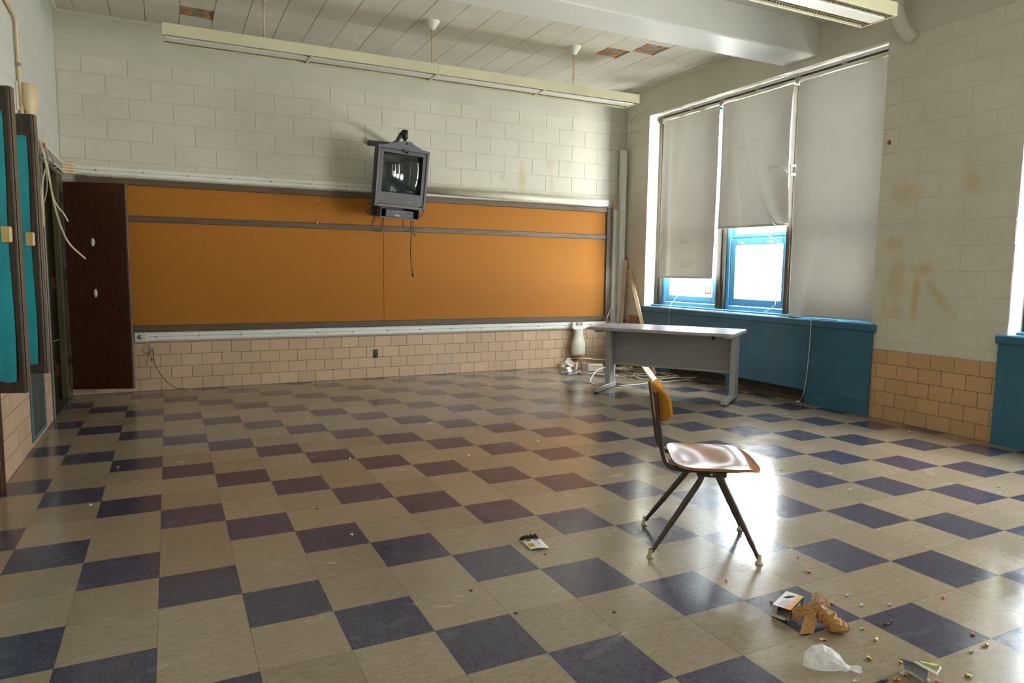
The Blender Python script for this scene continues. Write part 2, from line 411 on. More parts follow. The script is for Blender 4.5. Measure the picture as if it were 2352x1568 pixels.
def link(name, me, parent=None, label=None):
    o = bpy.data.objects.new(name, me); COL.objects.link(o)
    if parent is not None: o.parent = parent
    if label: o['label'] = label
    return o
def tag(o, label, cat, group=None):
    o['label'] = label; o['category'] = cat
    if group: o['group'] = group
    return o
def thing(name, label, cat, loc=(0, 0, 0), group=None, rz=0.):
    o = bpy.data.objects.new(name, None); COL.objects.link(o); o.empty_display_size = .05
    o.location = loc; o.rotation_euler = (0, 0, rz)
    return tag(o, label, cat, group)
def struct(o, label=None):
    o['kind'] = 'structure'
    if label: o['label'] = label
    return o
def kids(parent, items):
    for name, mat, mb in items: mb.build(name, mat, parent)
def bez(pts, n=10):   # Catmull-Rom through points
    pts = [Vector(p) for p in pts]; out = []
    P = [pts[0] * 2 - pts[1]] + pts + [pts[-1] * 2 - pts[-2]]
    for i in range(1, len(P) - 2):
        for k in range(n):
            t = k / n; a, b, c, d = P[i - 1], P[i], P[i + 1], P[i + 2]
            out.append(.5 * (2 * b + (c - a) * t + (2 * a - 5 * b + 4 * c - d) * t * t + (3 * b - a - 3 * c + d) * t ** 3))
    out.append(pts[-1]); return out

# ---------------------------------------------------------------- floor
T = .3048
floor = struct(MB().box((XL - .42, YR, -.12), (6.29, YB + .02, -.004)).build('floor', 'mortar'), 'checkered floor of beige and purple vinyl tiles')
tm = MB().box((-T / 2 + .0005, -T / 2 + .0005, -.0045), (T / 2 - .0005, T / 2 - .0005, 0)).mesh('floor_tile', None)
tmeshes = {}
for k in ('tile_beige', 'tile_purple'):
    me = tm.copy(); me.materials.append(M[k]); tmeshes[k] = me
cells = []
for i in range(-3, 20):
    for j in range(-15, 19):
        x0, x1 = max(i * T, XL), min((i + 1) * T, XR + .02); y0, y1 = max(j * T, YR), min((j + 1) * T, YB)
        if x1 - x0 < .01 or y1 - y0 < .01: continue
        P = toPx(((x0 + x1) / 2, (y0 + y1) / 2, 0))
        vis = P[2] > .3 and -60 < P[0] < 2412 and 820 < P[1] < 1640
        area = (x1 - x0) * (y1 - y0) * CP.z / max(P[2], .1) ** 3 if vis else 0
        cells.append((area, i, j, x0, x1, y0, y1))
cells.sort(reverse=True)
rest = {'tile_beige': MB(), 'tile_purple': MB()}
for n, (area, i, j, x0, x1, y0, y1) in enumerate(cells):
    k = 'tile_purple' if (i + j) % 3 == 1 else 'tile_beige'
    if n < 300 and area > 0:
        o = link('floor_tile', tmeshes[k], floor)
        o.location = ((x0 + x1) / 2, (y0 + y1) / 2, random.uniform(-.0003, .0003))
        o.scale = ((x1 - x0) / T, (y1 - y0) / T, 1)
    else:
        rest[k].box((x0 + .0005, y0 + .0005, -.0045), (x1 - .0005, y1 - .0005, 0))
for k, mb in rest.items():
    o = mb.build('floor_tiles', k, floor); o['kind'] = 'stuff'

# ---------------------------------------------------------------- walls
def lay(parent, name, origin, u, nrm, u0, u1, z0, z1, bw, bh, joint, bev, depth, mat, uoff, zoff, skip=None, cache={}, flip=0):
    """courses of pieces on a wall: u = run direction, nrm = outward"""
    u = Vector(u); nrm = Vector(nrm); z = Vector((0, 0, 1))
    R = Matrix((u, -nrm, z)).transposed().to_4x4()
    k = math.floor((z0 - zoff) / bh + 1e-6)
    while zoff + k * bh < z1 - .005:
        za, zb = max(z0, zoff + k * bh), min(z1, zoff + (k + 1) * bh)
        off = uoff + (bw / 2 if (k + flip) % 2 else 0)
        i = math.floor((u0 - off) / bw)
        while off + i * bw < u1 - .005:
            a, b = max(u0, off + i * bw), min(u1, off + (i + 1) * bw); i += 1
            if b - a < .012 or zb - za < .012: continue
            if skip and skip(a, b, za, zb): continue
            w_, h_ = round(b - a, 3), round(zb - za, 3)
            key = (name, mat, w_, h_)
            if key not in cache:
                x, zz = w_ / 2 - joint / 2, h_ / 2 - joint / 2; c = bev
                vs = [(-x, depth, -zz), (x, depth, -zz), (x, depth, zz), (-x, depth, zz),
                      (-x, c, -zz), (x, c, -zz), (x, c, zz), (-x, c, zz),
                      (-x + c, 0, -zz + c), (x - c, 0, -zz + c), (x - c, 0, zz - c), (-x + c, 0, zz - c)]
                fs = [(8, 9, 10, 11)] + [(4 + q, 4 + (q + 1) % 4, 8 + (q + 1) % 4, 8 + q) for q in range(4)] + [(q, (q + 1) % 4, 4 + (q + 1) % 4, 4 + q) for q in range(4)]
                mb = MB(); mb.add(vs, fs); cache[key] = mb.mesh(name, mat)
            o = link(name, cache[key], parent)
            p = Vector(origin) + u * ((a + b) / 2) + z * ((za + zb) / 2) - nrm * random.uniform(0, .0012)
            o.matrix_world = Matrix.Translation(p) @ R
        k += 1
BW, BH, CWD, CHT = .2032, .129, .4064, .2112
ZW = 5 * BH
# back wall
wb = struct(MB().box((XL - .4, YB + .0065, -.12), (XR + .4, YB + .25, 3.40)).box((XL - .3, YB + .004, 3.40), (XR + .1, YB + .25, ZC + .1)).build('wall_back', 'plaster'), 'white painted block back wall with a tan tile base')
MB().box((XL, YB + .003, 0), (XR, YB + .02, ZW)).build('mortar_bed', 'mortar', wb)
lay(wb, 'brick', (0, YB, 0), (1, 0, 0), (0, -1, 0), XL, XR, 0, ZW, BW, BH, .005, .0022, .012, 'brick', -.231, 0)
lay(wb, 'block', (0, YB, 0), (1, 0, 0), (0, -1, 0), XL, XR, ZW, 3.405, CWD, CHT, .0058, .0048, .012, 'block_back', -.633, .699,
    skip=lambda a, b, za, zb: a > -.7 and b < 5.72 and zb < 2.22, flip=0)
# right wall
W1, W2 = (1.68, 5.13), (-2.95, .50)
TH = 6.30
piers = {}
for nm, a, b, lb in (('wall_right_corner', W1[1], YB + .004, 'narrow white block pier between the windows and the back wall'), ('wall_right', W2[1], W1[0], 'white painted block pier between two window bays'), ('wall_right_rear', YR, W2[0], 'white painted right wall behind the second bay')):
    piers[nm] = struct(MB().box((XR + .004, a, -.12), (TH, b, 3.415)).build(nm, 'plaster'), lb)
struct(MB().box((XR, YR, 3.415), (TH, YB + .004, ZC + .1)).build('wall_right_lintel', 'plaster'), 'plain cream lintel wall above the windows')
for nm, (a, b) in (('wall_right_sill', W1), ('wall_right_sill_rear', W2)): struct(MB().box((6.14, a, -.12), (TH, b, .86)).build(nm, 'plaster'), 'low wall below the windows')
for nm, a, b in (('wall_right_corner', W1[1], YB), ('wall_right', W2[1], W1[0])):
    wr = piers[nm]
    MB().box((XR + .003, a + .002, 0), (XR + .02, b - .002, ZW)).build('mortar_bed', 'mortar', wr)
    lay(wr, 'brick', (XR, 0, 0), (0, -1, 0), (-1, 0, 0), -b, -a, 0, ZW, BW, BH, .0055, .0022, .012, 'brick_right', -1.499, 0)
    lay(wr, 'block', (XR, 0, 0), (0, -1, 0), (-1, 0, 0), -b, -a, ZW, 3.415, CWD, CHT, .005, .0035, .012, 'block_right', -1.112, .729)
# left wall, with the wardrobe opening
WY0, WY1, WZ = 4.40, 5.52, 2.23
wl = struct(MB().box((XL - .25, YR, -.12), (XL - .004, WY0, ZC + .1)).build('wall_left', 'plaster_cool'), 'cool white painted left wall with a tan tile base')
struct(MB().box((XL - .25, WY1 + .001, -.12), (XL - .004, YB + .004, WZ)).build('wall_left_end', 'plaster_cool'), 'short end of the left wall behind the open door')
wh = struct(MB().box((XL - .25, WY0, WZ), (XL - .004, YB + .004, ZC + .1)).build('wall_left_header', 'plaster_cool'), 'cool white painted left wall above the wardrobe')
struct(MB().box((XL - .46, WY0 - .1, -.12), (XL - .402, WY1 + .1, WZ + .1)).build('wall_left_recess', 'plaster'), 'back wall of the wardrobe recess')
MB().box((XL - .02, .6, 0), (XL - .003, WY0 - .03, ZW)).build('mortar_bed', 'mortar', wl)
lay(wl, 'brick', (XL, 0, 0), (0, 1, 0), (1, 0, 0), .6, WY0 - .02, 0, ZW, BW, BH, .005, .0022, .012, 'brick', .05, 0,
    skip=lambda a, b, za, zb: a > 3.33 and b < 3.95 and za > .03)
lay(wl, 'block', (XL, 0, 0), (0, 1, 0), (1, 0, 0), 1.0, WY0, ZW, ZC, CWD, CHT, .002, .001, .010, 'block_left', .1, .699,
    skip=lambda a, b, za, zb: b < 3.2 and zb < 2.2)
lay(wh, 'block', (XL, 0, 0), (0, 1, 0), (1, 0, 0), WY0, YB, WZ, ZC, CWD, CHT, .002, .001, .010, 'block_left', .1, .699)
struct(MB().box((XL - .3, YR - .2, -.12), (TH, YR, ZC + .1)).build('wall_rear', 'plaster'))

# ---------------------------------------------------------------- ceiling
ceiling = struct(MB().box((XL - .3, YR - .2, ZC + .018), (TH, YB + .25, ZC + .2)).build('ceiling', 'ceil_base'), 'perforated square acoustic ceiling tiles')
BY0, BY1, BZ = 2.45, 2.87, 3.49
cx0, cy0 = 2.397, 4.06
ct = MB()
vs = [(-T / 2 + .0026, -T / 2 + .0006, .018), (T / 2 - .0026, -T / 2 + .0006, .018), (T / 2 - .0026, T / 2 - .0006, .018), (-T / 2 + .0026, T / 2 - .0006, .018)]
ct.add([(x, y, .002) for x, y, _ in vs] + [(x * .994, y * .997, 0) for x, y, _ in vs] + vs, [(7, 6, 5, 4)] + [(q, 4 + q, 4 + (q + 1) % 4, (q + 1) % 4) for q in range(4)] + [(8 + q, q, (q + 1) % 4, 8 + (q + 1) % 4) for q in range(4)])
ctm = ct.mesh('ceiling_tile', 'ceil')
holes = {(-7, 3), (7, 0), (8, -1)}
crest = MB()
for i in range(-11, 12):
    for j in range(-28, 6):
        x0, x1 = max(cx0 + i * T, XL + .05), min(cx0 + (i + 1) * T, XR - .03)
        y0, y1 = max(cy0 + j * T, YR), min(cy0 + (j + 1) * T, YB - .04)
        if x1 - x0 < .02 or y1 - y0 < .02 or (y0 > BY0 and y1 < BY1): continue
        if (i, j) in holes:
            for dx, dy in ((.2, .22), (.78, .2), (.22, .78), (.8, .8)):
                cxx, cyy = x0 + dx * T, y0 + dy * T
                g = MB().lathe([(.0, -.010)] + [(.045 * math.sin(a), -.010 * math.cos(a)) for a in (.5, 1.0, 1.4)] + [(.048, .004)], 10)
                d = g.build('adhesive_dab', 'glue', ceiling); d.location = (cxx, cyy, ZC + .016); d.scale = (random.uniform(.7, 1.2), random.uniform(.7, 1.2), 1)
            continue
        P = toPx(((x0 + x1) / 2, (y0 + y1) / 2, ZC)); vis = P[2] > .3 and -150 < P[0] < 2500 and -150 < P[1] < 400
        if vis and (y0 > BY1 - T or y0 < BY0):
            o = link('ceiling_tile', ctm, ceiling); o.location = ((x0 + x1) / 2, (y0 + y1) / 2, ZC + random.uniform(-.001, .001))
            o.scale = ((x1 - x0) / T, (y1 - y0) / T, 1)
        else: crest.box((x0 + .003, y0 + .001, ZC), (x1 - .003, y1 - .001, ZC + .018))
o = crest.build('ceiling_tiles', 'ceil', ceiling); o['kind'] = 'stuff'
struct(MB().box((XL - .05, BY0, BZ), (XR + .02, BY1, ZC + .02), .012).build('ceiling_beam', 'plaster_cool'), 'white painted concrete beam across the ceiling')
struct(MB().box((XL - .01, YB - .045, ZC - .03), (XR, YB + .01, ZC + .003), .004).build('trim_1', 'trim_white'), 'white ceiling moulding along the back wall')
struct(MB().box((XL - .01, BY1, ZC - .03), (XL + .05, YB - .045, ZC + .003), .004).build('trim_2', 'trim_white'), 'white ceiling moulding along the left wall')
struct(MB().box((XR - .035, BY1, ZC - .02), (XR + .005, YB - .045, ZC + .003), .004).build('trim_3', 'trim_white'), 'white ceiling moulding above the windows')
struct(MB().box((XR - .035, YR, ZC - .02), (XR + .005, BY0, ZC + .003), .004).build('trim_4', 'trim_white'), 'white ceiling moulding on the near side of the beam')

# ---------------------------------------------------------------- windows
FX = 6.13
wn = [0]
def window_unit(y0, y1, near):
    wn[0] += 1
    wdw = bpy.data.objects.new('window_%d' % wn[0], None); COL.objects.link(wdw); wdw.location = (6.2, (y0 + y1) / 2, .88); struct(wdw)
    wdw['label'] = 'blue painted sash window glowing with daylight' if near else 'blue painted window of the second bay'
    c = Vector(wdw.location)
    def bb(mb, x0, x1, a, b, z0, z1, bev=.004): mb.box((x0 - c.x, a - c.y, z0 - c.z), (x1 - c.x, b - c.y, z1 - c.z), bev); return mb
    z0, z1 = .885, 3.395; tr = 1.655, 1.785
    fr = MB()
    bb(fr, 6.17, 6.28, y0, y0 + .05, z0, z1); bb(fr, 6.17, 6.28, y1 - .05, y1, z0, z1)
    bb(fr, 6.17, 6.28, y0 + .05, y1 - .05, z0, z0 + .05); bb(fr, 6.17, 6.28, y0 + .05, y1 - .05, z1 - .06, z1)
    fr.build('frame', 'blue_win', wdw)
    def sash(za, zb, x0, x1, wd):
        s_ = MB(); a, b = y0 + .05, y1 - .05
        bb(s_, x0, x1, a, a + wd, za, zb); bb(s_, x0, x1, b - wd, b, za, zb); bb(s_, x0, x1, a + wd, b - wd, za, za + wd * 1.15); bb(s_, x0, x1, a + wd, b - wd, zb - wd, zb)
        so = s_.build('sash', 'blue_win', wdw)
        g = bb(MB(), (x0 + x1) / 2 - .002, (x0 + x1) / 2 + .002, a + wd - .005, b - wd + .005, za + wd, zb - wd + .004, 0); g.build('glass_pane', 'glass', so)
        bd = MB()
        bb(bd, x0 - .008, x0, a + .012, a + .022, za + .02, zb - .02, 0); bb(bd, x0 - .008, x0, b - .022, b - .012, za + .02, zb - .02, 0); bb(bd, x0 - .008, x0, a + .022, b - .022, za + .02, za + .03, 0)
        bd.build('bead', 'blue_win', so)
    sash(.94, 1.735, 6.19, 6.235, .075)
    sash(1.735, 3.33, 6.205, 6.25, .055)
    if near:
        for q in (.28, .76):
            h = MB(); yy = y0 + (y1 - y0) * q
            bb(h, 6.165, 6.19, yy - .012, yy + .012, 1.675, 1.70, .003); bb(h, 6.155, 6.168, yy - .05, yy + .06, 1.684, 1.692, .002)
            h.build('latch', 'steel', wdw)
    return wdw
units = [(3.955, 5.03), (2.865, 3.825), (1.70, 2.775)]
for a, b in units: window_unit(a, b, True)
for a, b in ((-.60, .42), (-1.75, -.72), (-2.90, -1.87)): window_unit(a, b, False)
tn = [4]
def trim(mb, mat, label):
    tn[0] += 1; return struct(mb.build('trim_%d' % tn[0], mat), label)
for a, b in ((3.825, 3.955), (2.775, 2.865)): trim(MB().box((FX if a > 3 else 6.088, a, .87), (6.28, b, 3.40), .004).box((FX - .015 if a > 3 else 6.08, (a + b) / 2 - .02, .87), (FX if a > 3 else 6.088, (a + b) / 2 + .02, 3.40), .003), 'bronze', 'brown metal mullion post between two windows')
trim(MB().box((FX, 5.03, .87), (6.28, W1[1], 3.40), .004).box((FX - .02, 5.08, .87), (FX, 5.128, 3.40), .003), 'bronze', 'brown metal jamb at the far end of the window bay')
trim(MB().box((FX, W1[0], .87), (6.28, 1.70, 3.40), .004), 'bronze', 'brown metal jamb at the near end of the window bay')
trim(MB().box((6.09, W1[0], 3.335), (6.27, W1[1], 3.40), .004).box((6.07, W1[0], 3.36), (6.09, W1[1], 3.372), .002), 'bronze', 'brown head rail above the roller shades')
for a, b in ((-.72, -.60), (-1.87, -1.75), (.42, .50), (-2.95, -2.90)): trim(MB().box((FX, a, .87), (6.28, b, 3.40), .004), 'bronze', 'brown metal post of the second window bay')
trim(MB().box((6.09, W2[0], 3.335), (6.27, W2[1], 3.40), .004), 'bronze', 'brown head rail of the second window bay')

# sticker on the first window glass
p = px_(1627, 665, 6.21)
st = thing('window_sticker', 'small red and white sticker in the corner of a window pane', 'sticker', (6.2085, p.y, p.z))
MB().box((-.001, -.055, -.06), (0, .055, .045)).build('backing', 'sticker_red', st)
MB().box((-.0022, -.055, .047), (-.0002, .055, .075)).build('header_strip', 'white_paper', st)
MB().box((-.0022, -.036, -.04), (-.001, .036, .04)).build('text_panel', 'white_paper', st)
tl = MB()
for zz in (.022, -.005): tl.box((-.003, -.03, zz - .003), (-.0022, .028, zz + .003))
tl.build('text_line', 'sticker_red', st)

# roller shades
SX = 6.05
def shade(y0, y1, zb, label, wr):
    zt = 3.315
    s_ = thing('roller_shade', label, 'window shade', (SX, (y0 + y1) / 2, zb))
    cy = (y0 + y1) / 2
    MB().tube([(0, y0 - cy, zt - zb + .02), (0, y1 - cy, zt - zb + .02)], .026, 14).build('roller', 'trim_white', s_)
    f = MB().grid(lambda u, v: wr(u, v, y0 - cy, y1 - cy, zt - zb), 36, 60, True)
    f.build('fabric', 'shade', s_)
    hem = MB(); pts = [Vector(wr(u / 12, 0, y0 - cy, y1 - cy, zt - zb)) for u in range(13)]
    hem.grid(lambda u, v: Vector(wr(u, 0, y0 - cy, y1 - cy, zt - zb)) + Vector((-.006 * math.sin(v * math.pi), 0, .028 * v)), 12, 4)
    hem.build('hem', 'shade', s_)
    for e in (y0 - cy - .012, y1 - cy + .002):
        MB().box((-.03, e, zt - zb - .02), (.04, e + .01, zt - zb + .06), .002).build('bracket', 'steel', s_)
    mid = MB(); mid.box((-.02, -.02, zt - zb + .045), (.04, .02, zt - zb + .062), .003).box((-.03, -.012, zt - zb + .048), (-.02, -.004, zt - zb + .075)).box((-.03, .004, zt - zb + .048), (-.02, .012, zt - zb + .075))
    mid.build('center_clip', 'steel', s_)
    return s_
def wr1(u, v, a, b, h):   # v: 0 bottom, 1 top ; u 0 near(y small) 1 far
    x = .018 * math.exp(-((u - .88) / .06) ** 2) * (1 - v * .6) - .01 * math.sin(u * 3.1) * (1 - v) + .004 * math.sin(u * 17 + v * 3)
    return (x - .02, a + (b - a) * u + (.018 * (1 - v) ** 2 if u < .5 else 0) * (1 - 2 * u), h * v)
def wr2(u, v, a, b, h):
    w_ = 1 - v
    d1 = u - (.08 + .62 * v ** .7); d2 = u - (.55 + .35 * v); d3 = u - (.36 + .45 * v)
    x = -.055 * math.exp(-(d1 / .045) ** 2) * min(1, w_ * 2.2) - .034 * math.exp(-(d3 / .035) ** 2) * w_ - .034 * math.exp(-(d2 / .05) ** 2) * w_ * .8 - .012 * math.sin(u * math.pi) * w_
    x -= .022 * math.exp(-((u - .9) / .05) ** 2) * v
    yy = a + (b - a) * (u * (1 - .05 * math.sin(v * 2.6)) + .035 * math.sin(v * 2.6))
    return (x - .02, yy, h * v + .015 * w_ * (u - .5))
def wr3(u, v, a, b, h):
    w_ = 1 - v
    x = .012 * math.sin(u * 5 + 1) * w_ - .035 * math.exp(-((u - .8 + .5 * v) / .06) ** 2) * max(0, w_ - .55) * 2 - .04 * math.exp(-((u - .25 - .5 * w_) / .07) ** 2) * max(0, w_ - .5)
    yy = a + (b - a) * u + (.05 * w_ * (1 - 0)) * max(0, (u - .9)) * -4
    return (x - .02 + .004 * math.sin(9 * u), yy, h * v)
shade(3.895, 4.945, 1.256, 'long white roller shade with yellow stains, ending above the stickered window', wr1)
shade(2.785, 3.85, 1.848, 'short wrinkled white roller shade over the open middle window', wr2)
shade(1.695, 2.735, .885, 'full length white roller shade reaching the blue sill beside the pier', wr3)

for a, b, z_ in ((-.68, .46, 1.85), (-1.82, -.66, 1.70), (-2.93, -1.80, 2.0)):
    shade(a + .03, b - .03, z_, 'white roller shade half lowered over the second radiator cover', wr3)['group'] = 'shades of the second bay'
# wire hook on the mullion
hk = thing('wire_hook', 'white wire hanging bracket on the mullion between shades', 'hook', (6.03, 2.755, 2.42))
MB().box((-.046, -.006, .036), (.05, .006, .056), .002).build('clip', 'white_enamel', hk)
MB().box((-.046, -.006, -.056), (.05, .006, -.034), .002).build('clip', 'white_enamel', hk)
MB().box((-.046, -.004, -.034), (-.040, .004, .036), .001).build('back_bar', 'steel', hk)
def arc(c, r, a0, a1, n=8): return [(c[0], c[1] + r * math.cos(a0 + (a1 - a0) * k / n), c[2] + r * math.sin(a0 + (a1 - a0) * k / n)) for k in range(n + 1)]
MB().tube([(-.044, 0, .045), (-.044, .27, .062)] + arc((-.044, .27, .042), .02, math.pi / 2, -math.pi / 2)[1:], .003, 6).build('arm', 'steel', hk)
MB().tube([(-.044, 0, -.04), (-.044, .18, .055)] + arc((-.044, .185, .035), .02, math.pi / 2, -math.pi / 2)[1:], .003, 6).build('brace', 'steel', hk)

# ---------------------------------------------------------------- radiator covers
def radiator(y0, y1, label, slots):
    r = thing('radiator_cover', label, 'radiator cover', (6.0, (y0 + y1) / 2, 0)); cy = (y0 + y1) / 2
    X0 = 5.905 - 6.0; X1 = .135; Wb = W1 if y0 > 1 else W2
    i0, i1 = max(y0, Wb[0] + .003) - cy, min(y1, Wb[1] - .003) - cy
    b = MB()
    cuts = []
    for s0, s1 in slots: cuts += [(s0 - cy, s1 - cy)]
    lo = .14
    b.box((X0, y0 - cy, lo), (X0 + .03, y1 - cy, .80))
    edges = [y0 - cy] + [e for c in sorted(cuts) for e in c] + [y1 - cy]
    for k in range(0, len(edges), 2): b.box((X0, edges[k], 0), (X0 + .03, edges[k + 1], lo))
    b.box((X0 + .03, i0, 0), (X1, i0 + .02, .80)); b.box((X0 + .03, i1 - .02, 0), (X1, i1, .80))
    b.build('casing', 'blue', r)
    for c in cuts:
        MB().box((X0 + .035, c[0], .0), (X0 + .06, c[1], .055)).box((X0 + .10, c[0], 0.056), (X0 + .11, c[1], .14)).build('toe_slot', 'dark_slot', r)
    MB().box((X0 - .018, y0 - cy - .03, .80), (X0 + .034, y1 - cy + .02, .872), .010).box((X0 + .034, i0, .81), (X1, i1, .8715)).build('sill', 'blue', r)
    MB().box((X1 - .075, i0, .872), (X1, i1, .892), .004).build('stool', 'blue_win', r)
    n = int((y1 - y0 - 1.2) / .035); g = MB()
    for k in range(n): g.box((X0 + .035, y0 - cy + .9 + k * .035, .8722), (X0 + .10, y0 - cy + .92 + k * .035, .8765))
    o = g.build('grille_bars', 'grey_steel', r); o['kind'] = 'stuff'
    for q, (a, bb_) in enumerate(panels_of(y0, y1)):
        MB().box((X0 - .006, a - cy, lo + .004), (X0 + .001, bb_ - cy, .755), .003).build('panel', 'blue', r)
    return r
def panels_of(y0, y1):
    if y0 > 1: return [(y0 + .012, 2.335), (2.345, 3.42), (3.43, 4.54), (4.55, y1 - .012)]
    return [(y1 - .60, y1 - .09), (y1 - 1.7, y1 - .61)]
radiator(1.64, 5.15, 'long blue radiator cover under the three shaded windows', [(2.35, 3.40), (3.48, 4.53)])
radiator(-3.0, .545, 'blue radiator cover under the second window bay past the pier', [(-1.5, -.5)])

# ---------------------------------------------------------------- bulletin board
bd = thing('bulletin_board', 'long amber cork bulletin board with brown wooden frame', 'bulletin board', (2.5, YB, .63))
def bb_(x0, x1, z0, z1, d, bev=.003): return MB().box((x0 - 2.5, -d, z0 - .63), (x1 - 2.5, -.0005, z1 - .63), bev)
bb_(-.64, 2.4215, .70, 1.79, .014, .002).build('cork_panel', 'cork', bd)
bb_(2.4245, 5.64, .70, 1.79, .014, .002).build('cork_panel', 'cork', bd)
bb_(-.64, 5.64, 1.84, 2.165, .014, .002).build('cork_panel', 'cork', bd)
for z0, z1, d in ((.635, .707, .045), (1.784, 1.848, .03), (2.155, 2.222, .04)):
    bb_(-.62, 5.63, z0, z1, d, .006).build('rail', 'brown_frame', bd)
bb_(5.63, 5.715, .635, 2.225, .042, .005).build('stile', 'brown_frame', bd)
bb_(-.70, -.62, .635, 2.225, .042, .005).build('stile', 'brown_frame', bd)
hk = py_(726, 511, YB - .035)
tag(MB().tube(bez([(hk.x, YB - .031, hk.z + .02), (hk.x + .01, YB - .06, hk.z + .005), (hk.x, YB - .055, hk.z - .03)], 5), .006, 6).build('cup_hook', 'steel'), 'small metal hook on the rail of the cork board', 'hook')
for k, (x, y) in enumerate([(1050, 497), (1212, 527), (750, 505), (730, 460), (1290, 482), (1338, 484), (1345, 486), (1390, 487)]):
    P = py_(x, y, YB - .014)
    tag(MB().lathe([(0, 0), (.007, .001), (.006, .005), (0, .008)], 8, Matrix.Translation((P.x, YB - .0135, P.z)) @ Matrix.Rotation(math.pi / 2, 4, 'X')).build('push_pin', 'white_enamel'), 'tiny white pin stuck in the upper cork strip', 'pin', 'pins in the cork board')
# the seam shows as a recess between the two lower panels

# ---------------------------------------------------------------- raceways
def raceway(name, label, pts_fn, x0, x1, z0, z1):
    r = thing(name, label, 'cable raceway', ((x0 + x1) / 2, YB, z0)); c = (x0 + x1) / 2
    MB().box((x0 - c, -.028, 0), (x1 - c, -.0005, z1 - z0), .004).build('channel', 'cream_metal', r)
    h = z1 - z0
    MB().box((x0 - c + .01, -.036, h * .14), (x1 - c - .01, -.027, h * .45), .003).build('cover_strip', 'white_enamel', r)
    MB().box((x0 - c + .01, -.036, h * .53), (x1 - c - .01, -.027, h * .86), .003).build('cover_strip', 'white_enamel', r)
    n = int((x1 - x0) / .42)
    for k in range(n):
        xx = x0 - c + .2 + k * .42
        MB().lathe([(0, .006), (.009, .004), (.010, 0)], 8, Matrix.Translation((xx, -.034, h * .5)) @ Matrix.Rotation(math.pi / 2, 4, 'X')).build('screw', 'lilac_metal', r)
    return r
raceway('wall_raceway', 'white metal raceway running above the cork board', None, -.74, 5.66, 2.235, 2.335)
lr = raceway('wall_raceway', 'white metal raceway running below the cork board', None, -.26, 5.66, .535, .633)
MB().box((-.26 - 2.7 - .005, -.04, -.006), (-.26 - 2.7 + .12, -.001, .104), .006).build('outlet_box', 'cream_metal', lr)
P0 = -.26 - 2.7 + .05
MB().lathe([(0, .006), (.022, .005), (.024, 0)], 14, Matrix.Translation((P0, -.04, .05)) @ Matrix.Rotation(math.pi / 2, 4, 'X')).build('socket', 'lilac_metal', lr)
rv = thing('corner_raceway', 'white metal raceway bent down beside the cork board', 'cable raceway', (5.79, YB, .60))
MB().box((-.05, -.03, 0), (.05, -.0005, 1.64), .004).build('channel', 'cream_metal', rv)
MB().box((-.04, -.038, .02), (-.006, -.029, 1.60), .003).build('cover_strip', 'white_enamel', rv)
MB().box((.006, -.038, .02), (.04, -.029, 1.60), .003).build('cover_strip', 'white_enamel', rv)
for k in range(4):
    rr_ = .03 + k * .028
    MB().tube([(-.065 + rr_ * math.cos(a), -.03, 1.64 - .03 + rr_ * math.sin(a)) for a in [math.pi / 2 * q / 6 for q in range(7)]], .014, 6).build('elbow', 'cream_old', rv)
# left wall raceway with corner fitting
rl = thing('open_raceway', 'open metal raceway on the left wall spilling loose wires', 'cable raceway', (XL, 5.0, 2.235))
MB().box((.0005, -.62, 0), (.03, .60, .115), .003).build('channel', 'lilac_metal', rl)
MB().box((.028, -.62, .08), (.036, .60, .112), .002).box((.028, -.62, .0), (.036, .60, .02), .002).build('lip', 'cream_metal', rl)
cf = thing('raceway_corner', 'ribbed yellowed corner fitting joining two raceways', 'raceway fitting', (XL + .06, YB - .05, 2.225))
for k in range(4):
    MB().tube([(-.045, -.06, .018 + k * .028), (-.025, -.01, .018 + k * .028), (.03, .018, .018 + k * .028), (.075, .02, .018 + k * .028)], .0155, 8).build('rib', 'cream_old', cf)

# fat tube boot under the lower raceway
P = py_(1327, 770, 5.6)
bt = thing('raceway_boot', 'bottle shaped cream conduit boot hanging from lower raceway', 'conduit boot', (P.x, YB, .16))
MB().lathe([(.075, 0), (.104, .01), (.108, .04), (.108, .17), (.10, .205), (.085, .235), (.075, .265), (.072, .30), (.070, .37)], 24, Matrix.Translation((0, -.075, 0)) @ Matrix.Diagonal((1, .68, 1, 1))).build('boot', 'cream_metal', bt)
MB().prism([(-.105, .455), (-.11, .40), (-.085, .37), (.085, .37), (.11, .40), (.105, .455), (.10, .468), (-.10, .468)], .06, Matrix.Translation((0, -.040, 0)) @ Matrix.Rotation(math.pi / 2, 4, 'X')).build('neck_plate', 'white_enamel', bt)
for k in range(5): MB().box((-.055 + k * .022, -.115, .425), (-.045 + k * .022, -.099, .468), .002).build('fin', 'cream_metal', bt)
MB().lathe([(.0, -.02), (.06, -.02), (.06, .03)], 16, Matrix.Translation((0, -.075, 0))).build('stub', 'cardboard', bt)

# rolled projection screen
A = py_(985, 437, 5.575); B = py_(1381, 468, 5.575)
A = A + (A - B).normalized() * .10
ps = thing('rolled_map_screen', 'long cream roller tube of a rolled screen above the board', 'rolled screen', (B.x, B.y, B.z))
MB().tube([A - B, Vector((0, 0, 0))], .042, 18).build('tube', 'cream_metal', ps)
MB().tube([Vector((.001, 0, 0)), Vector((.012, 0, 0))], .036, 18).build('end_cap', 'trim_white', ps)
MB().box((-.5, -.02, -.02), (-.47, YB - B.y - .03, .05), .003).build('bracket', 'cream_metal', ps)

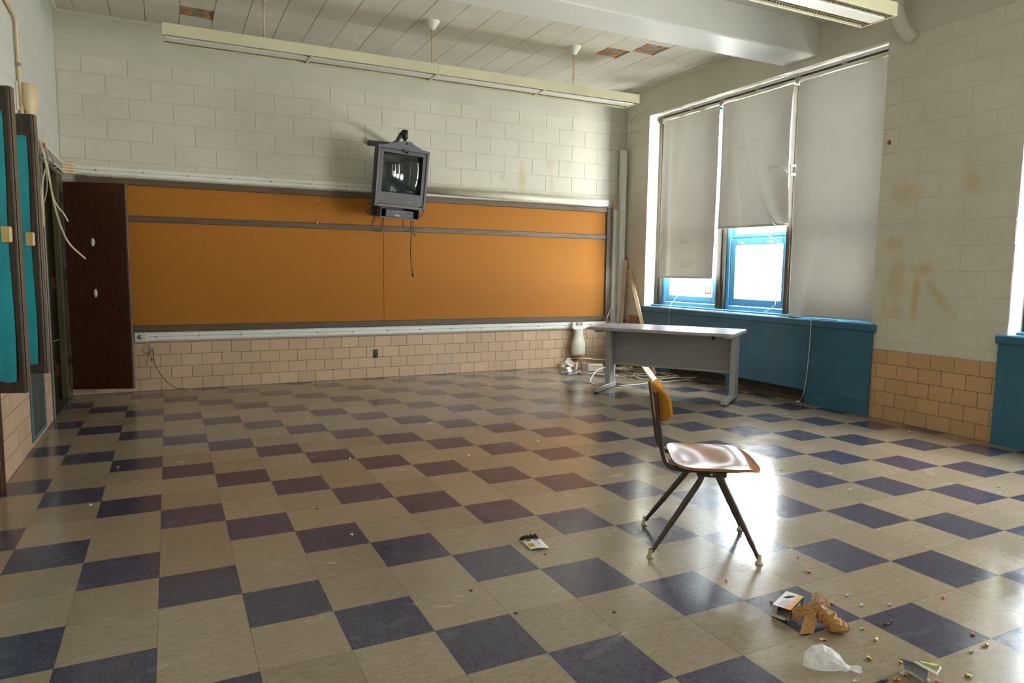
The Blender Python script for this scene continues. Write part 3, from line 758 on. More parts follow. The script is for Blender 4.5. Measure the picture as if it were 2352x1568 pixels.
# wall outlet in tile
P = py_(863, 812, YB - .006)
ol = thing('wall_outlet', 'black duplex outlet on the tan tile wall', 'outlet', (P.x, YB - .002, P.z))
MB().box((-.028, -.008, -.052), (.028, 0, .052), .004).build('plate', 'black', ol)
for s_ in (-1, 1): MB().lathe([(0, .003), (.014, .003), (.016, 0)], 12, Matrix.Translation((0, -.008, s_ * .022)) @ Matrix.Rotation(math.pi / 2, 4, 'X')).build('socket', 'dark_slot' if s_ < 0 else 'cable_brown', ol)

# ---------------------------------------------------------------- television on arm
tvc = py_(924, 409, 5.10)
RT = Matrix.Rotation(math.radians(9), 4, 'Z') @ Matrix.Rotation(math.radians(7), 4, 'X') @ Matrix.Rotation(math.radians(1.8), 4, 'Y')
cage = thing('television_cage', 'grey metal wall cage holding the television, with video player shelf', 'tv mount', tvc)
cage.matrix_world = Matrix.Translation(tvc) @ RT
W_, H_ = .318, .335
f = MB()
for sx in (-1, 1): MB().box((sx * W_, -.01, -H_), (sx * (W_ - .03), .09, H_ - .02), .004).build('side_plate', 'tv_cage', cage)
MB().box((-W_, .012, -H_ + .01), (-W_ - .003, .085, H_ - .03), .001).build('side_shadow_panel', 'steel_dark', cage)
MB().box((-W_ + .035, -.01, -H_), (W_ - .035, .25, -H_ + .03), .003).build('floor_plate', 'tv_cage', cage)
out = [(-W_, H_ - .03), (-W_, H_ - .005), (-.26, H_), (-.05, H_ + .06), (-.02, H_ + .072), (.08, H_ + .072), (.10, H_ + .05), (.22, H_ + .005), (W_, H_ - .005), (W_, H_ - .03)]
MB().prism(out, .012, Matrix.Translation((0, .0, 0)) @ Matrix.Rotation(math.pi / 2, 4, 'X')).build('yoke_plate', 'tv_cage', cage)
MB().box((-W_, 0, H_ - .03), (W_, .09, H_ - .015), .003).build('top_plate', 'tv_cage', cage)
MB().lathe([(0, .004), (.012, .003), (.013, 0)], 10, Matrix.Translation((.02, -.013, H_ + .045)) @ Matrix.Rotation(math.pi / 2, 4, 'X')).build('bolt', 'black', cage)
MB().box((-.03, -.035, H_ - .045), (.05, -.012, H_ - .02), .005).box((.02, -.04, H_ - .06), (.05, -.012, H_ - .035), .005).build('latch', 'black', cage)
sh = MB(); z1 = -H_ - .004; z0 = z1 - .115
sh.box((-.235, .0, z0), (.255, .26, z0 + .010)).box((-.235, 0, z0 + .010), (-.225, .26, z1)).box((.245, 0, z0 + .010), (.255, .26, z1)).box((-.225, .24, z0 + .01), (.245, .26, z1))
sh.build('shelf_box', 'tv_cage', cage)
# arm, in world space
arm = thing('tv_wall_arm', 'black steel swing arm bolted to the block wall above television', 'tv bracket', (2.33, YB, 2.80))
a0 = py_(848, 328, YB - .02); a1 = py_(895, 331, YB - .06); a2 = tvc + (RT @ Vector((.02, .06, H_ + .20)))
top = tvc + (RT @ Vector((.02, .04, H_ + .04))); a2 = Vector((top.x, top.y, top.z + .12))
L_ = Vector(arm.location)
MB().box((a0.x - L_.x - .02, -.03, a0.z - L_.z - .03), (a1.x - L_.x + .06, -.001, a0.z - L_.z + .03), .004).build('wall_plate', 'steel_dark', arm)
MB().tube([a1 - L_ + Vector((.03, -.02, 0)), a1 - L_ + Vector((.05, -.12, .01)), a2 - L_ + Vector((-.03, .03, .0)), a2 - L_], .028, 4, smooth=False).build('swing_arm', 'steel_dark', arm)
MB().tube([a2 - L_ + Vector((0, 0, .035)), a2 - L_ + Vector((0, 0, -.06))], .034, 14).build('pivot', 'black', arm)
MB().tube([a2 - L_ + Vector((0, 0, -.055)), top - L_ + Vector((0, 0, -.01))], .018, 10).build('post', 'black', arm)
# television set
tv = thing('television', 'dark grey tube television hung from the wall', 'television', tvc)
tv.matrix_world = Matrix.Translation(tvc) @ RT
x0, x1, zb, zt = -W_ + .034, W_ - .034, -H_ + .037, H_ - .037
scr = (-.245, .245, -.170, .262)
b = MB()
for a_ in ((x0, scr[0], zb, zt), (scr[1], x1, zb, zt), (scr[0], scr[1], zb, scr[2]), (scr[0], scr[1], scr[3], zt)):
    b.box((a_[0], .0, a_[2]), (a_[1], .11, a_[3]))
b.build('bezel', 'tv_plastic', tv)
MB().add([(x0, .11, zb), (x1, .11, zb), (x1, .11, zt), (x0, .11, zt), (x0 * .55, .40, zb * .6), (x1 * .55, .40, zb * .6), (x1 * .55, .40, zt * .55), (x0 * .55, .40, zt * .55)],
         [(0, 1, 5, 4), (1, 2, 6, 5), (2, 3, 7, 6), (3, 0, 4, 7), (4, 5, 6, 7)]).build('rear_housing', 'tv_plastic', tv)
def crt(u, v):
    x = scr[0] + (scr[1] - scr[0]) * u; z = scr[2] + (scr[3] - scr[2]) * v
    return (x, .014 + .09 * ((u - .5) ** 2 + (v - .5) ** 2), z)
MB().grid(crt, 24, 24).build('screen', 'crt', tv)
MB().box((scr[0] - .004, -.003, zb + .012), (scr[1] + .01, .0, zb + .02)).build('seam', 'black', tv)
bt_ = MB()
for k in range(6): bt_.box((-.02 + k * .0075, -.002, -.247), (-.0145 + k * .0075, 0, -.238))
bt_.build('brand_mark', 'black', tv)
for k in range(3): MB().lathe([(0, .004), (.007, .003), (.008, 0)], 8, Matrix.Translation((.085 + k * .018, 0, -.255)) @ Matrix.Rotation(math.pi / 2, 4, 'X')).build('jack', 'steel', tv)
MB().lathe([(0, .002), (.004, 0)], 8, Matrix.Translation((.01, 0, -.205)) @ Matrix.Rotation(math.pi / 2, 4, 'X')).build('sensor', 'dark_slot', tv)
# video player on the shelf
vc = thing('video_player', 'black video cassette player in the box under the television', 'video player', tvc)
vc.matrix_world = Matrix.Translation(tvc) @ RT
zz = z0 + .0105
MB().box((-.165, .012, zz), (.185, .235, zz + .085), .004).build('body', 'black', vc)
MB().box((-.10, .009, zz + .052), (.09, .013, zz + .072), .001).build('tape_slot', 'tv_cage', vc)
MB().box((-.05, .009, zz + .012), (.01, .013, zz + .034), .001).build('display', 'cable_grey', vc)
for k in range(3): MB().box((.10 + k * .025, .009, zz + .05), (.118 + k * .025, .013, zz + .06), .001).build('button', 'dark_slot', vc)
for k in range(2): MB().lathe([(0, .004), (.005, 0)], 8, Matrix.Translation((-.145 + k * .018, .012, zz + .02)) @ Matrix.Rotation(math.pi / 2, 4, 'X')).build('jack', 'steel', vc)
def tvp(x, y, Y=5.22): return py_(x, y, Y)
cab = [
    ('black power cord hanging lowest from the video player, ending in a plug', [(944, 500), (945, 540), (943, 575), (945, 610), (948, 628)], .006),
    ('short black cord hooked beside the power cord under the television', [(950, 498), (949, 525), (951, 538), (956, 541)], .005),
    ('black cord drooping in a loop under the video player shelf', [(925, 497), (926, 520), (932, 530), (942, 528), (945, 505)], .005),
    ('coiled black cable bundle at the near corner of the video player shelf', [(868, 470), (850, 478), (843, 487), (850, 492), (862, 485), (872, 474), (852, 484), (846, 490), (858, 492), (870, 482)], .006),
    ('black cable swagged below the coiled bundle', [(860, 488), (857, 505), (853, 523), (862, 531), (875, 530), (880, 515), (881, 498)], .005),
    ('black lead with a white plug tip beside the coiled bundle', [(859, 488), (861, 505), (858, 520), (866, 527), (875, 522), (880, 500)], .004),
    ('thin black cable loop at the far corner of the video player shelf', [(965, 478), (973, 484), (970, 494), (962, 498), (968, 486)], .005)]
for lab, pts, r_ in cab:
    tag(MB().tube(bez([tvp(x, y) for x, y in pts], 6), r_, 6).build('dangling_cable', 'black'), lab, 'cable', 'cables below the television')
pl_ = tvp(948, 630)
tag(MB().tube([pl_ + Vector((0, 0, .012)), pl_ + Vector((0, 0, -.008)), pl_ + Vector((0, 0, -.03))], [.006, .014, .012], 8).build('power_plug', 'black'), 'black plug at the end of the longest hanging cord', 'plug')

# ---------------------------------------------------------------- ceiling lamps
def lamp(x0, x1, yc, label, stems, z0=3.255, z1=3.35, n_sec=4):
    L = thing('pendant_lamp', label, 'ceiling lamp', ((x0 + x1) / 2, yc, z0), 'long fluorescent pendants'); c = (x0 + x1) / 2; h = z1 - z0; hw = .150
    sl = (x1 - x0) / n_sec
    for k in range(n_sec):
        a, b = x0 - c + k * sl + (.002 if k % 2 == 0 else 0), x0 - c + (k + 1) * sl - (.002 if k % 2 else 0)
        m_ = MB()
        m_.box((a, -hw, 0), (b, -hw + .012, h)).box((a, hw - .012, 0), (b, hw, h)).box((a, -hw + .0122, h - .012), (b, hw - .0122, h))
        m_.box((a, -hw + .0125, 0), (a + .012, hw - .0125, h - .0125)).box((b - .012, -hw + .0125, 0), (b, hw - .0125, h - .0125))
        m_.build('housing', 'fixture', L)
        MB().box((a + .013, -hw + .013, .066), (b - .013, hw - .013, .08)).build('shadow_liner', 'louver', L)  # added dark sheet, its colour stands in for shade within the housing
        MB().box((a + .012, -.062, .004), (b - .012, .062, .064), .004).build('center_reflector', 'fixture_white', L)
        n = int((b - a - .03) / .03); g = MB()
        for s_ in (-1, 1):
            y0_, y1_ = (-hw + .014, -.064) if s_ < 0 else (.064, hw - .014)
            for q in range(n):
                xx = a + .02 + q * .03
                g.box((xx, y0_, .012), (xx + .003, y1_, .042))
            g.box((a + .013, (y0_ + y1_) / 2 - .001, .012), (b - .013, (y0_ + y1_) / 2 + .001, .042))
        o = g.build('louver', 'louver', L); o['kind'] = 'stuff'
    for xs in stems:
        MB().tube([(xs - c, 0, h), (xs - c, 0, ZC - z0 - .05)], .009, 10).build('stem', 'cream_old', L)
        MB().lathe([(.014, ZC - z0 - .085), (.03, ZC - z0 - .08), (.055, ZC - z0 - .04), (.078, ZC - z0 - .006), (.08, ZC - z0)], 20, Matrix.Translation((xs - c, 0, 0))).build('canopy', 'fixture_white', L)
    return L
lamp(.10, 4.99, 4.225, 'long cream fluorescent pendant hanging before the back wall', [.93, 2.53, 4.19])
lamp(.14, 5.03, 1.11, 'long cream fluorescent pendant on the near side of the beam', [.9, 2.5, 4.3])
# pipe elbow at the ceiling
pp = thing('ceiling_pipe', 'white painted pipe turning from the ceiling into the wall', 'pipe', (5.80, 1.47, 3.36))
MB().tube(bez([(-.02, .05, ZC - 3.36 - .002), (-.02, .05, .30), (0, .02, .16), (.05, 0, .07), (.135, -.01, .02)], 6), .052, 16).build('pipe', 'trim_white', pp)
MB().tube([(-.02, .05, .285), (-.02, .05, .305)], .064, 16).build('collar', 'trim_white', pp)
P = px_(2043, 327, XR)
tag(MB().box((XR - .006, P.y - .016, P.z - .018), (XR, P.y + .016, P.z + .018), .003).build('wall_anchor', 'cable_brown'), 'small square metal anchor plate on the block pier', 'anchor')
P = px_(1437, 290, XR)
tag(MB().box((XR - .02, 5.52, 3.26), (XR, 5.58, 3.36), .004).build('junction_box', 'trim_white'), 'tiny white box high in the corner by the windows', 'box')
tag(MB().tube(bez([(XR - .012, 5.55, 3.35), (XR - .012, 5.53, 3.44), (XR - .012, 5.42, 3.48), (XR - .012, 5.18, 3.495)], 6), .009, 6).build('thin_conduit', 'trim_white'), 'thin white conduit curving from the corner box above the window', 'conduit')

# ---------------------------------------------------------------- left wall joinery
def leaf(free, z0, z1, wid, ang, label, teal_l, teal_r):
    a = math.radians(ang); u = Vector((math.cos(a), math.sin(a), 0)); n = Vector((-math.sin(a), math.cos(a), 0))
    hinge = Vector((free[0], free[1], z0)) - u * wid
    L = thing('swing_panel', label, 'wall panel', hinge, 'teal panels on the left wall', a)
    h = z1 - z0
    MB().box((0, 0, 0), (wid - .022, .04, h), .002).build('board', 'panel_dark', L)
    MB().box((wid - .022, -.004, 0), (wid - .008, .044, h), .002).build('edge_band', 'panel_edge', L)
    MB().box((wid - .008, .008, 0), (wid - .002, .044, h), .002).build('metal_edge', 'brown_frame', L)
    MB().grid(lambda p, q: (teal_l + (teal_r - teal_l) * p + .004 * math.sin(q * 9), -.004 - .010 * (math.sin(p * 5 + q * 3) ** 2) * (1 - q), .07 + (h - .20) * q + .012 * math.sin(p * 6) * (1 - q)), 10, 24).build('teal_paper', 'teal', L)
    MB().box((wid - .075, -.022, h * .50), (wid - .03, -.002, h * .50 + .085), .003).build('catch', 'brass', L)
    MB().box((wid - .036, -.026, h * .50 + .006), (wid - .028, -.002, h * .50 + .08), .002).build('catch_edge', 'cream_old', L)
    return L
leaf((-.622, 1.87), .635, 2.245, .235, -15, 'dark wooden wall panel with a wide teal sheet, standing off the left wall', .005, .190)
leaf((-.627, 2.605), .64, 2.243, .235, -15, 'dark wooden wall panel with a narrow teal sheet, behind the wider teal one', .005, .188)
tag(MB().box((XL - .002, 2.20, 0), (XL + .02, 2.31, .63), .004).build('wall_post', 'walnut'), 'dark wooden post at the foot of the left wall', 'post')
gv = thing('wall_vent', 'low blue-grey metal vent panel set in the left wall tiles', 'vent', (XL, 3.64, .04))
MB().box((-.012, -.30, .0), (.0, .29, .60), .002).build('back_plate', 'dark_slot', gv)
MB().box((-.008, -.262, .04), (.004, -.008, .56), .003).build('vent_door', 'vent_dark', gv)
MB().box((-.008, .0, .04), (.004, .252, .56), .003).build('vent_door', 'vent_dark', gv)
MB().box((-.004, -.31, .0), (.012, -.268, .60), .004).box((-.004, .258, 0), (.012, .30, .60), .004).box((-.004, -.268, 0), (.012, .258, .035), .004).box((-.004, -.268, .565), (.012, .258, .60), .004).build('frame', 'blue_vent', gv)
# wardrobe opening
wd = thing('wardrobe', 'open olive-brown wardrobe recess at the end of the left wall', 'wardrobe', (XL, 4.96, 0))
MB().box((-.40, -.558, .0), (-.38, .558, WZ - .005)).build('back_panel', 'olive', wd)
MB().box((-.38, .525, .0), (-.005, .558, WZ - .005), .002).build('jamb', 'olive', wd)
MB().box((-.06, .47, .0), (-.006, .524, WZ - .03), .003).build('stop', 'olive', wd)
MB().box((-.185, .455, .0), (-.125, .524, WZ - .03), .003).build('stop', 'olive', wd)
MB().box((-.38, -.558, .0), (-.008, -.53, WZ - .005), .002).build('jamb', 'olive', wd)
MB().box((-.38, -.53, WZ - .03), (-.005, .525, WZ - .005), .002).build('header', 'olive', wd)
MB().box((-.38, -.53, .0), (.012, .525, .012), .003).build('threshold', 'dark_slot', wd)
MB().box((.0005, -.585, .0), (.014, -.535, WZ), .004).build('corner_bead', 'bead', wd)
MB().box((-.003, .562, .0), (.006, .694, WZ - .01), .002).build('casing', 'olive', wd)
for x, y in ((117, 440), (124, 650), (134, 850)):
    P = py_(x, y, 5.484)
    MB().box((P.x - XL - .018, .5195, P.z - .055), (P.x - XL + .018, .5245, P.z + .055), .001).build('hinge_mortise', 'copper', wd)
P = py_(125, 783, 5.45)
MB().tube(bez([(P.x - XL - .03, .455, P.z - .01), (P.x - XL - .02, .40, P.z), (P.x - XL + .03, .40, P.z + .015), (P.x - XL + .04, .47, P.z + .02)], 5), .006, 6).build('coat_hook', 'steel', wd)
# the open door
ang = -18; a = math.radians(ang)
hg = Vector((-.815, 5.475, .092))
dr = thing('open_door', 'dark walnut door swung open in front of the cork board', 'door', hg, None, a)
DW, DH = .575, 2.044
MB().box((0, 0, 0), (DW - .012, .035, DH), .003).build('door_panel', 'walnut', dr)
MB().box((DW - .012, -.001, 0), (DW, .036, DH), .002).build('edge_band', 'walnut_edge', dr)
nrm = Vector((math.sin(a), -math.cos(a), 0))
Ri = Matrix.Rotation(-a, 3, 'Z')
for x, y in ((213, 556), (219.5, 673)):
    q = Ri @ (ppl(x, y, hg, nrm) - hg)
    MB().lathe([(0, .008), (.016, .007), (.021, .003), (.022, 0)], 16, Matrix.Translation((q.x, 0, q.z)) @ Matrix.Rotation(math.pi / 2, 4, 'X') @ Matrix.Diagonal((.8, 1.9, 1, 1))).build('oval_plate', 'white_enamel', dr, 'white oval plate')
q = Ri @ (ppl(281, 710, hg, nrm) - hg)
MB().lathe([(.006, 0), (.006, .014), (.014, .02), (.014, .028), (0, .033)], 14, Matrix.Translation((q.x, 0, q.z)) @ Matrix.Rotation(math.pi / 2, 4, 'X')).build('knob', 'black', dr)
for zz_ in (.25, 1.1, 1.85): MB().tube([(-.008, -.004, zz_), (-.008, -.004, zz_ + .09)], .008, 8).build('hinge', 'black', dr)

# conduit and boot high on the left wall
cd = thing('wall_conduit', 'cream conduit bending down the upper left wall', 'conduit', (XL, 3.5, 2.3))
MB().tube([(.018, -1.6, .80), (.018, -.02, .765), (.018, .0, .745), (.018, .02, .72), (.018, .035, .40), (.018, .06, .0)], .014, 8).build('pipe', 'cream_old', cd)
MB().box((.0, .01, .43), (.034, .05, .455), .002).build('strap', 'lilac_metal', cd)
zt_ = py_(68, 197, 3.62).z; zb_b = py_(68, 268, 3.62).z; hb = zt_ - zb_b
bx_ = thing('wall_boot', 'yellowed cream bottle shaped boot on the left wall, above the panels', 'conduit boot', (XL, 3.62, zb_b))
MB().lathe([(.62, -.1), (.60, .04), (.68, .14), (.92, .28), (1.0, .42), (1.0, .96), (.97, 1.0), (0, 1.0)], 26, Matrix.Translation((.060, 0, 0)) @ Matrix.Diagonal((.058, .10, hb, 1))).build('boot', 'cream_old', bx_)
MB().box((0, -.13, .02), (.012, -.10, hb), .002).build('back_plate', 'cream_metal', bx_)
pc = px_(90, 305, XL + .06); k4 = .42
tag(MB().add([(pc.x + dx, pc.y + dy * k4, pc.z + dz * k4) for dx, dy, dz in ((0, -.12, -.16), (.02, 0, -.16), (.04, .10, .14), (.015, -.02, .05), (-.005, -.14, .06))], [(0, 1, 3), (1, 2, 3), (0, 3, 4), (3, 1, 0), (3, 2, 1), (4, 3, 0)]).build('torn_paper', 'cream_metal'), 'torn scrap of pale paper by the open raceway', 'paper scrap')
def lw(x, y, X=XL + .06): return px_(x, y, X)
wires = [('cable_cream', 'longest cream cable hanging in front of the wardrobe door', [(92, 322, -.78), (105, 372, -.74), (113, 410, -.72), (125, 470, -.68), (140, 520, -.62), (160, 560, -.56), (196, 594, -.48)], .0065),
         ('cable_cream', 'shorter cream cable ending beside the wardrobe door', [(94, 325, -.78), (110, 385, -.74), (119, 440, -.71), (130, 470, -.68), (146, 490, -.64), (156, 508, -.62)], .006),
         ('cable_grey', 'grey cable looping down beside the teal panels', [(97, 330, -.79), (106, 390, -.77), (108, 430, -.77), (104, 455, -.76), (98, 475, -.75)], .005),
         ('cable_cream', 'cream cable bowed against the edge of the narrow teal panel', [(104, 388, -.78), (98, 420, -.75), (97, 450, -.74), (99, 480, -.74), (101, 520, -.74)], .006),
         ('cable_grey', 'dark grey cable curling out of the open raceway', [(93, 326, -.80), (108, 352, -.78), (112, 372, -.78), (122, 385, -.79), (133, 383, -.80)], .005),
         ('cable_grey', 'second grey cable tangled in the open raceway', [(95, 330, -.80), (110, 365, -.78), (124, 378, -.78), (118, 360, -.79), (112, 345, -.80)], .005)]
for mt, lab, pts, r_ in wires:
    tag(MB().tube(bez([px_(x, y, X) for x, y, X in pts], 6), r_, 6).build('hanging_wire', mt), lab, 'cable', 'loose wires by the wardrobe')
for x, y in ((97, 331), (100, 328)):
    P = px_(x, y, -.77)
    tag(MB().tube([P, P + Vector((.005, .01, -.028))], .008, 7).build('wire_nut', 'cable_red'), 'small red wire connector on the loose wires', 'wire connector', 'red wire connectors')
# green wire at the left end of lower raceway
tag(MB().tube(bez([py_(340, 790, YB - .03), py_(342, 815, YB - .06), py_(350, 800, YB - .07), py_(356, 835, YB - .06), py_(375, 868, YB - .08), Vector((.1, YB - .1, .04)), pz(432, 893, .006)], 6), .005, 6).build('ground_wire', 'cable_green'), 'thin green wire drooping from the lower raceway to the floor', 'wire')
tag(MB().tube(bez([py_(336, 788, YB - .03), py_(326, 805, YB - .06), py_(340, 815, YB - .05), py_(336, 840, YB - .05)], 6), .003, 5).build('thin_wire', 'cable_brown'), 'short thin brown wire beside the green wire', 'wire')
P = py_(348, 821, YB - .07)
tag(MB().tube([P, P + Vector((.005, -.005, -.035))], .010, 7).build('wire_nut', 'cable_red'), 'red wire connector on the green wire at the tile wall', 'wire connector')

# ---------------------------------------------------------------- table
TA = math.radians(-55)
tb = thing('training_table', 'grey laminate table with silver C-shaped legs and modesty panel', 'table', (4.865, 3.30, 0), None, TA)
HL, HD, TZ = .77, .375, .735
def rrect(hx, hy, r, n=5):
    o = []
    for cx_, cy_, a0 in ((hx - r, hy - r, 0), (-hx + r, hy - r, math.pi / 2), (-hx + r, -hy + r, math.pi), (hx - r, -hy + r, 1.5 * math.pi)):
        o += [(cx_ + r * math.cos(a0 + math.pi / 2 * k / n), cy_ + r * math.sin(a0 + math.pi / 2 * k / n)) for k in range(n + 1)]
    return o
MB().prism(rrect(HL - .002, HD - .002, .05), .003, Matrix.Translation((0, 0, TZ - .003))).build('top_surface', 'grey_top', tb)
MB().prism(rrect(HL, HD, .05), .027, Matrix.Translation((0, 0, TZ - .0305))).build('top_edge', 'grey_panel', tb)
MB().box((-.66, .20, .29), (.66, .222, TZ - .031), .002).build('modesty_panel', 'grey_panel', tb)
MB().box((-.66, .192, .27), (.66, .23, .296), .003).build('panel_rail', 'grey_steel', tb)
for s_ in (-1, 1):
    X = s_ * .69
    lg = MB().box((X - .03, .075, .035), (X + .03, .165, TZ - .031), .006).box((X - .03, .20, .035), (X + .03, .255, TZ - .031), .006).box((X - .018, .165, .035), (X + .018, .20, TZ - .031))
    lgo = lg.build('leg', 'grey_steel', tb)
    MB().box((X - .032, -.30, .012), (X + .032, .285, .062), .006).build('foot', 'grey_steel', lgo)
    MB().box((X - .03, -.28, TZ - .062), (X + .03, .27, TZ - .0315), .003).build('top_bracket', 'grey_steel', lgo)
    for yy in (-.27, .25): MB().lathe([(0, 0), (.02, 0), (.02, .008), (.008, .013)], 10, Matrix.Translation((X, yy, 0))).build('glide', 'black', lgo)
    MB().lathe([(.03, 0), (.033, .0025), (.026, .0025), (.0, .0006)], 16, Matrix.Translation((s_ * .64, .26, TZ))).build('grommet', 'black', tb)
MB().box((.50, -.10, TZ - .09), (.52, -.04, TZ - .031), .002).build('clip', 'black', tb)

# ---------------------------------------------------------------- chair
CA = math.radians(-33.4)
ch = thing('school_chair', 'wooden school chair with bent plywood seat and brown steel legs', 'chair', (2.374, -.061, 0), None, CA)
def superell(t, hx0, hx1, hv, p=3.2):
    c, s_ = math.cos(t), math.sin(t)
    return c, s_
def seat_z(u, v):
    uu = (u + .15) / .41
    z = .445 + .006 * math.cos(v * 9) - .020 * (1 - (v / .23) ** 2) * math.exp(-((uu - .38) / .3) ** 2) * 1.0
    z -= .030 * max(0, (uu - .78) / .22) ** 2
    z += .010 * max(0, .2 - uu) * 3
    return z
def seat_out(t):
    c, s_ = math.cos(t), math.sin(t)
    p = .42
    u = .05 + .205 * math.copysign(abs(c) ** p, c); hv = .215 - .015 * c + .02 * (1 - c * c)
    return u, hv * math.copysign(abs(s_) ** p, s_)
sm = MB(); NR, NA = 10, 48; vs = []; 
for ri in range(NR + 1):
    for ai in range(NA):
        u0, v0 = seat_out(2 * math.pi * ai / NA); k = ri / NR
        u, v = .05 + (u0 - .05) * k, v0 * k
        vs.append((u, v, seat_z(u, v)))
n1 = len(vs)
fs = [(r * NA + q, (r + 1) * NA + q, (r + 1) * NA + (q + 1) % NA, r * NA + (q + 1) % NA) for r in range(NR) for q in range(NA)]
sm.add(vs, fs, True)
sto = sm.build('seat', 'ply', ch)
se = MB(); ring = vs[NR * NA:]
se.add(ring + [(x, y, z - .013) for x, y, z in ring], [(q, NA + q, NA + (q + 1) % NA, (q + 1) % NA) for q in range(NA)], True)
se.add([(u, v, z - .013) for u, v, z in vs], [f[::-1] for f in fs], True)
se.build('seat_edge', 'ply_edge', sto)
for u, v in ((-.10, -.14), (-.10, .14), (.18, -.16), (.18, .16)): MB().lathe([(0, .0012), (.004, .001), (.0048, -.001)], 8, Matrix.Translation((u, v, seat_z(u, v) + .0004))).build('rivet', 'cable_grey', sto)
def brest(p, q):
    p, q = 2 * p - 1, 2 * q - 1
    v = .20 * p * (1 - .10 * q ** 4); z = .710 + .088 * q * (1 - .34 * p ** 4)
    u = -.230 + .062 * (v / .2) ** 2 - (z - .708) * .16
    return (u, v, z)
bk = MB().grid(brest, 24, 10, True, .012)
bk.build('backrest', 'ply_back', ch)
for s_ in (-1, 1):
    v = .155 * s_
    side = MB().tube(bez([(-.243, v, .775), (-.232, v, .70), (-.212, v, .56), (-.196, v, .47), (-.168, v, .425), (-.11, v, .41), (.0, v * .92, .408), (.16, v * .8, .408)], 6), .0115, 10)
    side.build('side_tube', 'chair_steel', ch)
    for d, top_ in ((-1, (-.012, .385)), (1, (.075, .39))):
        ft = Vector((.245 * d, .213 * s_, .018)); tp = Vector((top_[0], .125 * s_, top_[1]))
        kn = Vector((top_[0] - .012 * (d < 0) + .008 * (d > 0), .135 * s_, top_[1] - .035))
        lg = MB().tube(bez([tp, kn, kn.lerp(ft, .35), kn.lerp(ft, .7), ft], 6), [.0135] * 7 + [.0145] * 6 + [.0135] * 4 + [.012] * 4 + [.0095] * 3 + [.0085], 10)
        lo_ = lg.build('leg', 'chair_steel', ch)
        MB().lathe([(0, 0), (.017, .0), (.018, .005), (.010, .012), (.012, .018), (.010, .03), (.0095, .04)], 14, Matrix.Translation((ft.x, ft.y, 0))).build('foot_glide', 'cream_old', lo_)
MB().box((-.035, -.14, .372), (.10, .14, .402), .006).build('under_bracket', 'chair_steel', ch)
MB().lathe([(0, .004), (.007, .003), (.008, 0)], 10, Matrix.Translation((.03, -.14, .388)) @ Matrix.Rotation(math.pi / 2, 4, 'X')).build('bolt', 'steel', ch)
MB().tube([(-.125, -.15, .408), (-.125, .15, .408)], .009, 8).build('cross_tube', 'chair_steel', ch)
MB().tube([(.14, -.126, .408), (.14, .126, .408)], .009, 8).build('cross_tube', 'chair_steel', ch)

# ---------------------------------------------------------------- corner pole, planks, debris
pole = thing('corner_channel', 'tall white metal channel standing in the room corner', 'metal channel', (5.855, 5.585, 0))
MB().box((-.046, -.030, 0), (.046, .030, 3.03), .004).build('channel', 'cream_metal', pole)
MB().box((-.036, -.034, .02), (.036, -.029, 3.01), .001).build('cover_strip', 'white_enamel', pole)
def plank(name, mat, a, b, w_, t_, label, side=None, cat='plank'):
    a, b = Vector(a), Vector(b); d = (b - a).normalized(); s_ = Vector(side or (0, 1, 0)); s_ = (s_ - d * s_.dot(d)).normalized(); n_ = d.cross(s_)
    R_ = Matrix((s_, n_, d)).transposed().to_4x4(); R_.translation = a
    o = MB().box((-w_ / 2, -t_ / 2, 0), (w_ / 2, t_ / 2, (b - a).length), .003).build(name, mat)
    o.matrix_world = R_
    return tag(o, label, cat, 'loose strips in the corner')
plank('timber_strip', 'wood_pale', (5.68, 4.52, .012), (5.905, 5.44, 1.36), .05, .016, 'pale timber strip leaning across the corner behind the table', (.6, -.6, .3))
plank('timber_strip', 'wood_pale', (5.80, 5.50, .01), (5.895, 5.515, 1.50), .05, .014, 'upright timber strip leaning beside the white corner channel', (1, -1, 0))
plank('plastic_strip', 'cream_metal', (5.36, 4.10, .015), (5.60, 5.20, .50), .085, .02, 'cream plastic strip sloping from the floor to the corner', (1, -.3, 0))
plank('cardboard_sheet', 'cardboard', (5.915, 5.34, .005), (5.925, 5.34, .72), .20, .006, 'brown cardboard sheet propped against the corner wall', (0, 1, 0), 'cardboard')
random.seed(11)
def loopcable(mat, r_, pts, lab, grp='cables on the floor'):
    tag(MB().tube(bez(pts, 7), r_, 6).build('floor_cable', mat), lab, 'cable', grp)
loopcable('cable_white', .0065, [pz(1420, 890, .009), pz(1375, 885, .009), pz(1356, 877, .009), pz(1362, 862, .05), pz(1375, 848, .10), pz(1400, 842, .06)], 'white cable curling around the foot of the table leg')
loopcable('cable_white', .0065, [pz(1420, 826, .10), pz(1380, 826, .13), pz(1330, 822, .16), pz(1296, 826, .10), pz(1290, 834, .06), pz(1300, 846, .02), pz(1340, 856, .011), pz(1420, 861, .011)], 'white cable looping over the junk pile')
loopcable('cable_white', .006, [pz(1420, 886, .008), pz(1470, 882, .008), pz(1520, 873, .008)], 'white cable lying straight out from the table foot')
